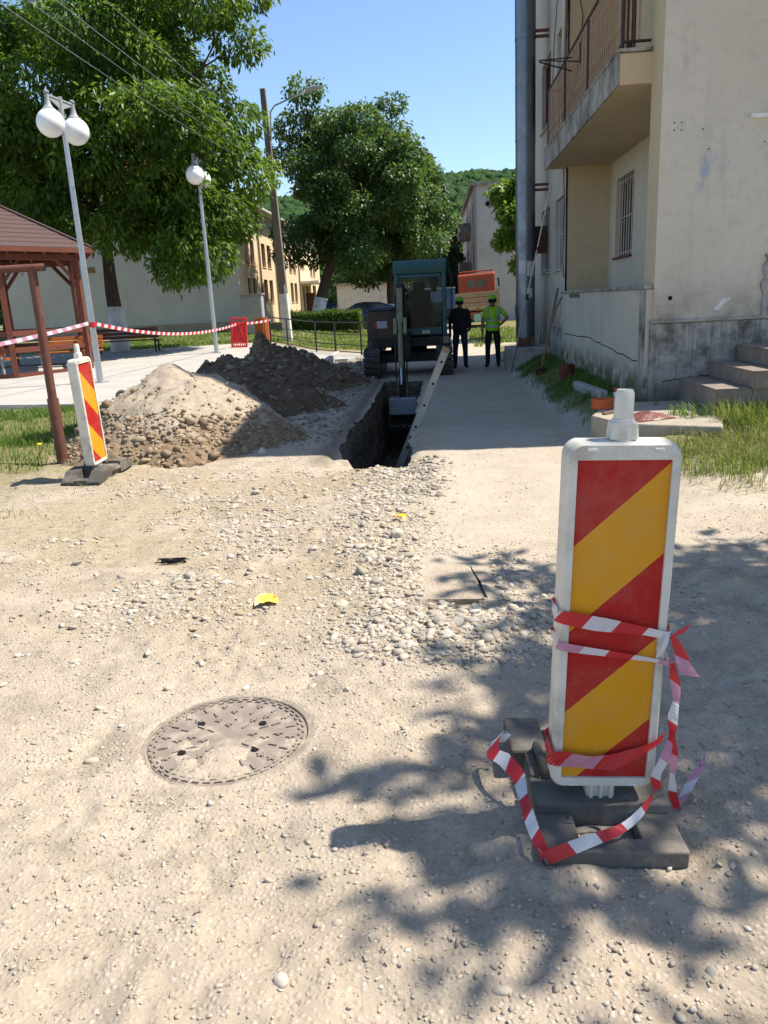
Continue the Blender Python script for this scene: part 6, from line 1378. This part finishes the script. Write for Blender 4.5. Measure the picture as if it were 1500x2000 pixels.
def make_tree(name, label, loc, trunk_h, trunk_r, lobes, leaf, mat, n_shoot, per_shoot, seed, white=0, droop=.5, group=None, lean=(0, 0), spread=.10, rim_only=.35, cz=0, branch=True, trunk_mat=None):
    t = thing(name, label, 'tree', loc, group=group)
    rg = np.random.default_rng(seed)
    b = MB(); top = Vector((lean[0], lean[1], trunk_h)); 
    pts = [Vector((0, 0, -.2)), Vector((lean[0]*.2+.03, lean[1]*.2, trunk_h*.3)), Vector((lean[0]*.6-.03, lean[1]*.6, trunk_h*.65)), top]
    if lobes and cz: pts.append(Vector((lean[0]*1.1, lean[1]*1.1, trunk_h+(cz-trunk_h)*.8)))
    b.tube(pts, [trunk_r*1.25, trunk_r, trunk_r*.85, trunk_r*.7, trunk_r*.3][:len(pts)], 10)
    if branch:
        for (c, r) in lobes[::2]:
            c = Vector(c); s = top.lerp(Vector(pts[-1]), random.random()); m_ = s.lerp(c, .5)+Vector((random.uniform(-.3, .3), random.uniform(-.3, .3), .25))
            b.tube([s, m_, c], [trunk_r*.30, trunk_r*.18, trunk_r*.06], 6)
    b.build('trunk', trunk_mat or M['bark'], t, smooth=True)
    if white:
        q = MB(); q.tube([pts[0], Vector((lean[0]*.2*white/(trunk_h*.3)+.03*white/(trunk_h*.3), lean[1]*.2, white))], [trunk_r*1.28, trunk_r*1.06], 12); q.build('whitewash', M['white'], t, smooth=True)
    Ps, Ds, Vs = [], [], []
    for li, (c, r) in enumerate(lobes):
        n = int(n_shoot*(r/np.mean([x[1] for x in lobes]))**2)
        d = unit(rg.normal(0, 1, (n, 3))); rad = r*(rim_only+(1-rim_only)*rg.random(n)**.5)
        d[:, 2] *= .8
        p = np.array(c)+d*rad[:, None]*np.array([1.1, 1.1, .85])
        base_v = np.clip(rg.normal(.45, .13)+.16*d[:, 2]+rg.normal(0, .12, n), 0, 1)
        for k in range(per_shoot):
            dd = d*.7+rg.normal(0, .55, (n, 3)); dd[:, 2] -= droop; dd = unit(dd)
            Ps.append(p+rg.normal(0, spread, (n, 3))); Ds.append(dd); Vs.append(np.clip(base_v+rg.normal(0, .12, n), 0, 1))
    P_, D_, V_ = np.concatenate(Ps), np.concatenate(Ds), np.concatenate(Vs)
    n = len(P_); L = leaf[0]*rg.uniform(.7, 1.25, n)
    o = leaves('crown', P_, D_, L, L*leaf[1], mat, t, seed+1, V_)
    o['kind'] = 'stuff'
    return t
def shift(l, c): return [(np.array(p)+np.array(c), r) for p, r in l]

# walnut at the left: broad crown, hanging lower lobes towards the right
wl_ = shift(lobes_in(70, (5.9, 5.2, 6.6), 21, .6, -.66, (.14, .26)), (0, -.3, 9.0))
for (x, y, z_, r) in ((3.9, -1.5, 3.4, 1.25), (4.7, -.6, 4.7, 1.2), (3.4, -2.2, 2.95, .85), (3.8, -2.4, 3.8, 1.0), (5.3, .2, 6.2, 1.3), (5.3, 0, 8.0, 1.05), (1.2, -2, 4.2, 1.0), (-2.6, -1.5, 4.3, 1.3), (-4.2, -.5, 4.7, 1.3), (-.6, -2.4, 4.6, 1.1), (5.9, -.3, 10.4, .8), (4.6, -.8, 6.8, 1.4), (-5.5, 0, 6, 1.6), (2.2, -1.2, 5.0, 1.5), (6.0, .5, 12.3, .9)): wl_.append((np.array((x, y, z_)), r))
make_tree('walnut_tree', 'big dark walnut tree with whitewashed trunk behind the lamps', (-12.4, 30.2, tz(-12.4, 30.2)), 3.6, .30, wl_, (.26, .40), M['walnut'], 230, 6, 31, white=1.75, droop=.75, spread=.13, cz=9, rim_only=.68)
make_tree('ash_tree', 'lighter yellow green tree at the far left edge behind the walnut', (-20.5, 33, tz(-20, 33)), 3.5, .26, shift(lobes_in(60, (5.0, 4.2, 6.2), 5, .5, -.8, (.16, .27)), (0, 0, 8.8)), (.16, .34), M['lighttree'], 150, 5, 41, droop=.4, spread=.14, cz=8)
make_tree('broadleaf_tree', 'dense green tree at the far left behind the gazebo', (-29, 52, .5), 3, .3, shift(lobes_in(40, (6.5, 5, 5), 6, .5, -.8, (.22, .33)), (0, 0, 5.6)), (.30, .5), M['walnut'], 130, 4, 43, cz=5)
make_tree('broadleaf_tree', 'low bright tree far left behind the parked black car', (-50, 98, .5), 2, .3, shift(lobes_in(30, (9, 5, 4), 16, .4, -.8, (.22, .33)), (0, 0, 4.2)), (.5, .5), M['fartree'], 120, 4, 44, cz=4)
# lindens behind the excavator
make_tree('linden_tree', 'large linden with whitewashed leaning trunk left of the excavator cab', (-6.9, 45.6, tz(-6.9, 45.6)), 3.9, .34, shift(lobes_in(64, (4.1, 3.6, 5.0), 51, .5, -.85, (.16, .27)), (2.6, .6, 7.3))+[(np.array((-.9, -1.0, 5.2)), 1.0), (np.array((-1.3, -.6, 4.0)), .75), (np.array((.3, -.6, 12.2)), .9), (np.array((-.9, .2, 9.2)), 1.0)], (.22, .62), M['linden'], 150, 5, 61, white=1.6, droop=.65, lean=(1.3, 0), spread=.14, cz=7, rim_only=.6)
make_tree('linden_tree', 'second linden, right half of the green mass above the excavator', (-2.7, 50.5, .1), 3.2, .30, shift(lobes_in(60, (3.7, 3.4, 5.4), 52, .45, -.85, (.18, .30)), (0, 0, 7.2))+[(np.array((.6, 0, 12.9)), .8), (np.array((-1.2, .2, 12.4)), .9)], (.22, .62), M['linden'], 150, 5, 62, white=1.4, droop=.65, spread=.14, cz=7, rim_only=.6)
def spruce(label, loc, H_, Rb, seed):
    t = thing('spruce_tree', label, 'tree', loc); rg = np.random.default_rng(seed)
    b = MB(); b.tube([(0, 0, 0), (0, 0, H_*.6), (0, 0, H_)], [.25, .15, .03], 8); b.build('trunk', M['bark'], t, smooth=True)
    Ps, Ds = [], []
    z_ = 1.0
    while z_ < H_-.1:
        r = Rb*(1-z_/H_)**.85+.12; nb_ = 11
        for k in range(nb_):
            a = rg.uniform(0, 6.28); ln = r*rg.uniform(.75, 1.15); ns = int(14+26*ln)
            s = rg.random(ns); p = np.stack([np.cos(a)*s*ln, np.sin(a)*s*ln, z_-.35*s*s*ln+.12*s], 1)+rg.normal(0, .05, (ns, 3))
            d = np.stack([np.cos(a)*.5+rg.normal(0, .4, ns), np.sin(a)*.5+rg.normal(0, .4, ns), -rg.uniform(.5, 1.1, ns)], 1); Ps.append(p); Ds.append(unit(d))
        z_ += .30
    P_, D_ = np.concatenate(Ps), np.concatenate(Ds); L = rg.uniform(.22, .48, len(P_))
    leaves('crown', P_, D_, L, L*.28, M['spruce'], t, seed+1)['kind'] = 'stuff'
spruce('dark spruce with drooping branches at the right of the lindens', (-.2, 57, 0), 11.6, 2.9, 71)
spruce('shorter spruce close behind the excavator cab', (.9, 66, 0), 10.6, 2.5, 72)
# tree behind the chimney
make_tree('young_tree', 'small leafy tree half hidden behind the metal chimney', (3.9, 31.0, 0), 2.2, .12, shift(lobes_in(26, (1.75, 1.5, 1.9), 81, .4, -.9, (.22, .34)), (-.25, 0, 4.3)), (.20, .6), M['walnut'], 100, 5, 82, droop=.5, spread=.08, cz=4)
# mid-distance trees at the foot of the hill
rg = np.random.default_rng(12)
FT = [(2.0, 92, 5.5, 10), (-3.5, 88, 4.5, 9), (-9, 96, 6, 11), (6, 110, 6, 12), (-1, 120, 6, 13), (10, 100, 5, 10), (-16, 105, 7, 12), (14, 130, 7, 13), (3.5, 140, 6, 14), (-7, 142, 7, 14)]
FL = ['light green tree at the hill foot just left of the far block', 'tree far behind the second linden', 'tree far behind the leaning linden', 'tall tree behind the far block roofline', 'tree behind the spruces', 'tree far to the right behind the far block', 'tree far behind the peach building', 'large tree behind the far block', 'tall pale tree on the slope above the orange truck', 'tree high behind the lindens']
for k, (x, y, r, hh) in enumerate(FT):
    make_tree('broadleaf_tree', FL[k], (x, y, 0), 2.5, .3, shift(lobes_in(26, (r*.62, r*.6, hh*.42), 200+k, .5, -.9, (.26, .38)), (0, 0, hh*.56)), (.42, .6), M['fartree'], 90, 4, 210+k, droop=.4, spread=.25, group='trees at the foot of the hill', cz=hh*.5)
# shade tree to the right of the camera (its dappled shadow falls over the foreground)
sl = shift(lobes_in(54, (2.5, 3.3, 1.9), 95, .15, -1, (.17, .29)), (0, 0, 6.3))+[(np.array((-2.5, 1.7, 5.7)), .5), (np.array((-2.8, -.2, 6.0)), .5), (np.array((-2.6, -1.8, 5.8)), .5)]
make_tree('walnut_tree', 'walnut tree outside the frame on the right shading the foreground', (6.75, 2.95, 0), 4.0, .22, sl, (.20, .45), M['walnut'], 95, 5, 96, droop=.4, spread=.12, cz=6)

# clipped hedge
t = thing('hedge', 'clipped dark green hedge beyond the railing', 'hedge', (-5.9, 41.5, tz(-5.9, 41.5)))
rg = np.random.default_rng(77); n = 15000; sx, sy, sz = 1.95, .75, .92
f = rg.integers(0, 5, n); P_ = np.stack([rg.uniform(-sx, sx, n), rg.uniform(-sy, sy, n), rg.uniform(0, sz, n)], 1)
P_[f == 0, 1] = -sy; P_[f == 1, 2] = sz; P_[f == 2, 0] = sx; P_[f == 3, 0] = -sx
P_[:, 2] += .05*np.sin(P_[:, 0]*3)+rg.normal(0, .035, n); P_ += rg.normal(0, .04, (n, 3))
D_ = unit(rg.normal(0, .7, (n, 3))+np.array([0, -.4, .6])); L = rg.uniform(.06, .13, n)
leaves('foliage', P_, D_, L, L*.6, M['hedge'], t, 78)['kind'] = 'stuff'
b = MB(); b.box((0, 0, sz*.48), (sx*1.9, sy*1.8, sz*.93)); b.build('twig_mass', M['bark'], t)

# grass: blades
def blades(name, label, X, Y, Hh, Wd, mat, seed, zf, lean=.5, clump=None):
    rg = np.random.default_rng(seed); n = len(X); Z = zf(X, Y)
    a = rg.uniform(0, 6.28, n); l = rg.uniform(.1, lean, n)
    D0 = np.stack([np.cos(a), np.sin(a), np.zeros(n)], 1); S = np.stack([-np.sin(a), np.cos(a), np.zeros(n)], 1)
    B_ = np.stack([X, Y, Z-.004], 1); Hh = Hh[:, None]; Wd = Wd[:, None]; l = l[:, None]; up = np.array([[0, 0, 1.0]])
    m_ = B_+up*Hh*.6+D0*Hh*l*.35; t_ = B_+up*Hh*(1-.3*l)+D0*Hh*l
    V = np.stack([B_-S*Wd*.5, B_+S*Wd*.5, m_+S*Wd*.4, m_-S*Wd*.4, t_], 1).reshape(-1, 3); i = (np.arange(n)*5)[:, None]
    F = np.concatenate([i+np.array([[0, 1, 2]]), i+np.array([[0, 2, 3]]), i+np.array([[3, 2, 4]])], 0)
    v = np.clip(rg.normal(.45, .25, n)+(0 if clump is None else clump), 0, 1); vv = np.repeat(v, 5)
    o = mesh_np(name, V, F, mat, None, False, {'var': np.stack([vv, vv, vv, np.ones_like(vv)], 1)}); tag(o, label, 'grass', None, 'stuff'); return o
def gsc(n, x0, x1, y0, y1, seed, fn):
    rg = np.random.default_rng(seed); X = rg.uniform(x0, x1, n*4); Y = rg.uniform(y0, y1, n*4); k = rg.random(n*4) < fn(X, Y); return X[k][:n], Y[k][:n]
cl = lambda X, Y, s, th: ss((fbm(X*s, Y*s, 300, 3)-th)*8)
X, Y = gsc(30000, -10, -3.6, 7.0, 13.6, 1, lambda X, Y: ss((-X-4.4+(fbm(X*1.1, Y*1.1, 55, 4)-.5)*1.6)/.6)*ss((Y-7.6+(fbm(X*1.1, Y*1.1, 55, 4)-.5)*1.5)/1.0)*(.12+.88*cl(X, Y, 1.1, .46)))
rg = np.random.default_rng(9); blades('grass', 'green grass and weeds left of the pipe frame', X, Y, rg.uniform(.04, .15, len(X)), rg.uniform(.006, .014, len(X)), M['grass'], 2, ground_z, .9)
X, Y = gsc(1500, -5.2, -1.5, 4.8, 8.2, 3, lambda X, Y: ss((-X-2.2)/2)*cl(X, Y, 2.6, .60))
blades('grass', 'sparse tufts of grass on the gravel around the left beacon', X, Y, rg.uniform(.015, .06, len(X)), rg.uniform(.004, .008, len(X)), M['grass'], 4, ground_z, 1.0)
tall = lambda X, Y: ss((X-1.95+.25*(fbm(X*2, Y*2, 7)-.5))/.25)*ss((Y-6.25+.8*(fbm(X*1.6, Y*1.6, 8)-.5))/.4)*(1-ss((Y-7.9)/.3))*(~((X > 1.6) & (X < 2.75) & (Y > 7.25)))*(.25+.75*cl(X, Y, 2.0, .42))
X, Y = gsc(7000, 1.8, 4.6, 5.9, 8.2, 5, tall)
blades('grass', 'tall ripe wild barley and grass below the tiled steps', X, Y, rg.uniform(.05, .17, len(X)), rg.uniform(.004, .009, len(X)), M['barley'], 6, ground_z, .8, .05)
X, Y = gsc(5000, 1.75, 4.6, 5.6, 7.6, 7, lambda X, Y: ss((X-1.9)/.3)*ss((Y-5.8)/.5)*(1-ss((Y-7.2)/.4))*cl(X, Y, 2.2, .40))
blades('grass', 'dry straw-coloured grass along the edge of the lane on the right', X, Y, rg.uniform(.03, .13, len(X)), rg.uniform(.003, .007, len(X)), M['drygrass'], 8, ground_z, 1.2)
X, Y = gsc(7500, 1.5, 2.42, 9.0, 20, 9, lambda X, Y: ss((X-1.62+.35*(fbm(X*1.4, Y*1.4, 17)-.5))/.25)*(.2+.8*cl(X, Y, 1.6, .42)))
blades('grass', 'shaded grass strip along the foot of the parapet', X, Y, rg.uniform(.04, .16, len(X)), rg.uniform(.006, .012, len(X)), M['grass'], 10, ground_z, .9, -.1)
X, Y = gsc(700, 1.62, 2.8, 7.5, 9.1, 29, lambda X, Y: cl(X, Y, 3.2, .62)*(X > 2.15))
blades('grass', 'tufts growing out of the concrete apron by the steps', X, Y, rg.uniform(.05, .20, len(X)), rg.uniform(.005, .010, len(X)), M['grass'], 30, lambda a, b_: a*0+.345, .9)
X, Y = gsc(500, 2.7, 3.5, 7.4, 7.93, 33, lambda X, Y: cl(X, Y, 2.4, .40))
blades('grass', 'tall tuft of grass against the lowest tiled step', X, Y, rg.uniform(.10, .30, len(X)), rg.uniform(.005, .010, len(X)), M['barley'], 34, ground_z, .6)
X, Y = gsc(22000, -16, -2.2, 26, 44, 11, lambda X, Y: ((Y > 31.2) | (X > -6.5+(31.6-Y)*.9))*(.35+.65*cl(X, Y, .6, .42)))
kk = (Y > 31.8-np.clip((-X-6.6), 0, 9)*.15) | ((X > -6.6+(31.6-Y)*.93+.3))
blades('grass', 'mown lawn behind the railing and below the walnut', X[kk], Y[kk], rg.uniform(.05, .13, kk.sum()), rg.uniform(.02, .04, kk.sum()), M['grass'], 12, lambda a, b_: terr(a, b_), .9, .1)
X, Y = gsc(5000, 1.3, 6, 26.5, 42, 13, lambda X, Y: .3+.7*cl(X, Y, .7, .4))
blades('grass', 'bright grass verge in front of the orange truck', X, Y, rg.uniform(.06, .2, len(X)), rg.uniform(.02, .04, len(X)), M['grass'], 14, lambda a, b_: terr(a, b_), .9, .1)
# dandelion in the left grass
t = thing('dandelion', 'single yellow dandelion in the grass beside the pipe frame', 'flower', (-4.75, 8.75, float(gz(-4.75, 8.75)))); b = MB(); b.tube([(0, 0, 0), (.01, 0, .16)], .004, 5); b.build('stem', M['hedge'], t); b = MB(); b.ball((.01, 0, .17), .032, 12, 6, 0, (1, 1, .5)); b.build('bloom', simple('dandelion_yellow', (.80, .55, .01)), t)
# tyre ring lying by the sand heap
b = MB(); seg = 24; vs = []; fs = []
for i in range(seg):
    a = 2*math.pi*i/seg
    for k in range(10): p = 2*math.pi*k/10; vs.append(((.085+.035*math.cos(p))*math.cos(a), .032*math.sin(p), (.085+.035*math.cos(p))*math.sin(a)))
for i in range(seg):
    for k in range(10): fs.append((i*10+k, i*10+(k+1) % 10, ((i+1) % seg)*10+(k+1) % 10, ((i+1) % seg)*10+k))
b.add(vs, fs); o = b.build('rubber_ring', M['rubber'], smooth=True); o.location = (-5.9, 14.15, .15); o.rotation_euler = (R(-12), 0, R(15)); tag(o, 'small dark rubber ring at the kerb behind the sand heap', 'ring')
# cut drum left on the rubble in front of the track
b = MB(); b.lathe([(.17, 0), (.18, .16), (.165, .16), (.155, .03)], seg=20, cap=False); o = b.build('bucket', M['rubber'], smooth='auto'); o.location = (-2.35, 17.4, .02); tag(o, 'small dark bucket on the rubble left of the excavator', 'bucket')

# ================================================================== WOODED HILL
nx_, ny_ = 90, 60
u = np.linspace(-700, 800, nx_); v = np.linspace(230, 1300, ny_); HX, HY = np.meshgrid(u, v)
def hillz(x, y):
    rise = ss((y-230)/620)
    return 104*rise*(.80+.28*(fbm(x*.004+5, y*.003, 401, 4)-.5)+.25*np.exp(-((x-60)/260)**2))-2+10*(fbm(x*.02, y*.02, 402, 3)-.5)*rise
i = np.arange(nx_*ny_).reshape(ny_, nx_); F = np.stack([i[:-1, :-1], i[:-1, 1:], i[1:, 1:], i[1:, :-1]], -1).reshape(-1, 4)
hz_ = np.stack([HX, HY, hillz(HX, HY)], -1).reshape(-1, 3)
o = mesh_np('hill', hz_, F, M['hill'], None, True); tag(o, 'wooded hillside behind the village', None, None, 'structure')
rg = np.random.default_rng(404); n = 5200
Y = 250+650*rg.random(n)**.8; X = Y*rg.uniform(-.22, .30, n); Z = hillz(X, Y)
V, Fc = ICO[2]; m_ = len(V); s = rg.uniform(3.2, 6.0, n)
lump = 1+rg.normal(0, .16, (n, m_)); P_ = V[None]*lump[..., None]*s[:, None, None]*np.array([1, 1, 1.05]); P_ += np.stack([X, Y, Z+s*.55], 1)[:, None]
cv = np.clip(rg.normal(.45, .2, n), 0, 1); vv = np.repeat(cv, m_)
m = Mt('far_canopy'); va_ = m.sep(m.attr('var'))
cc = m.ramp(va_[0], [(0, (.028, .065, .022)), (.5, (.05, .105, .03)), (1, (.085, .145, .04))]); cc = m.mix(m.ramp(m.noise(.9, 5, .75, kind='World'), [(.38, .75), (.58, 0.0)]), cc, (.014, .032, .014))
M['canopy'] = m.out(cc, .9, 0, m.bump(m.noise(1.2, 6, .75, kind='World'), 1.0, 1.2), .1)
o = mesh_np('forest', P_.reshape(-1, 3), (Fc[None]+(np.arange(n)*m_)[:, None, None]).reshape(-1, 3), M['canopy'], None, False, {'var': np.stack([vv, vv, vv, np.ones_like(vv)], 1)}); tag(o, 'dense leafy forest covering the hill', 'forest', None, 'stuff')
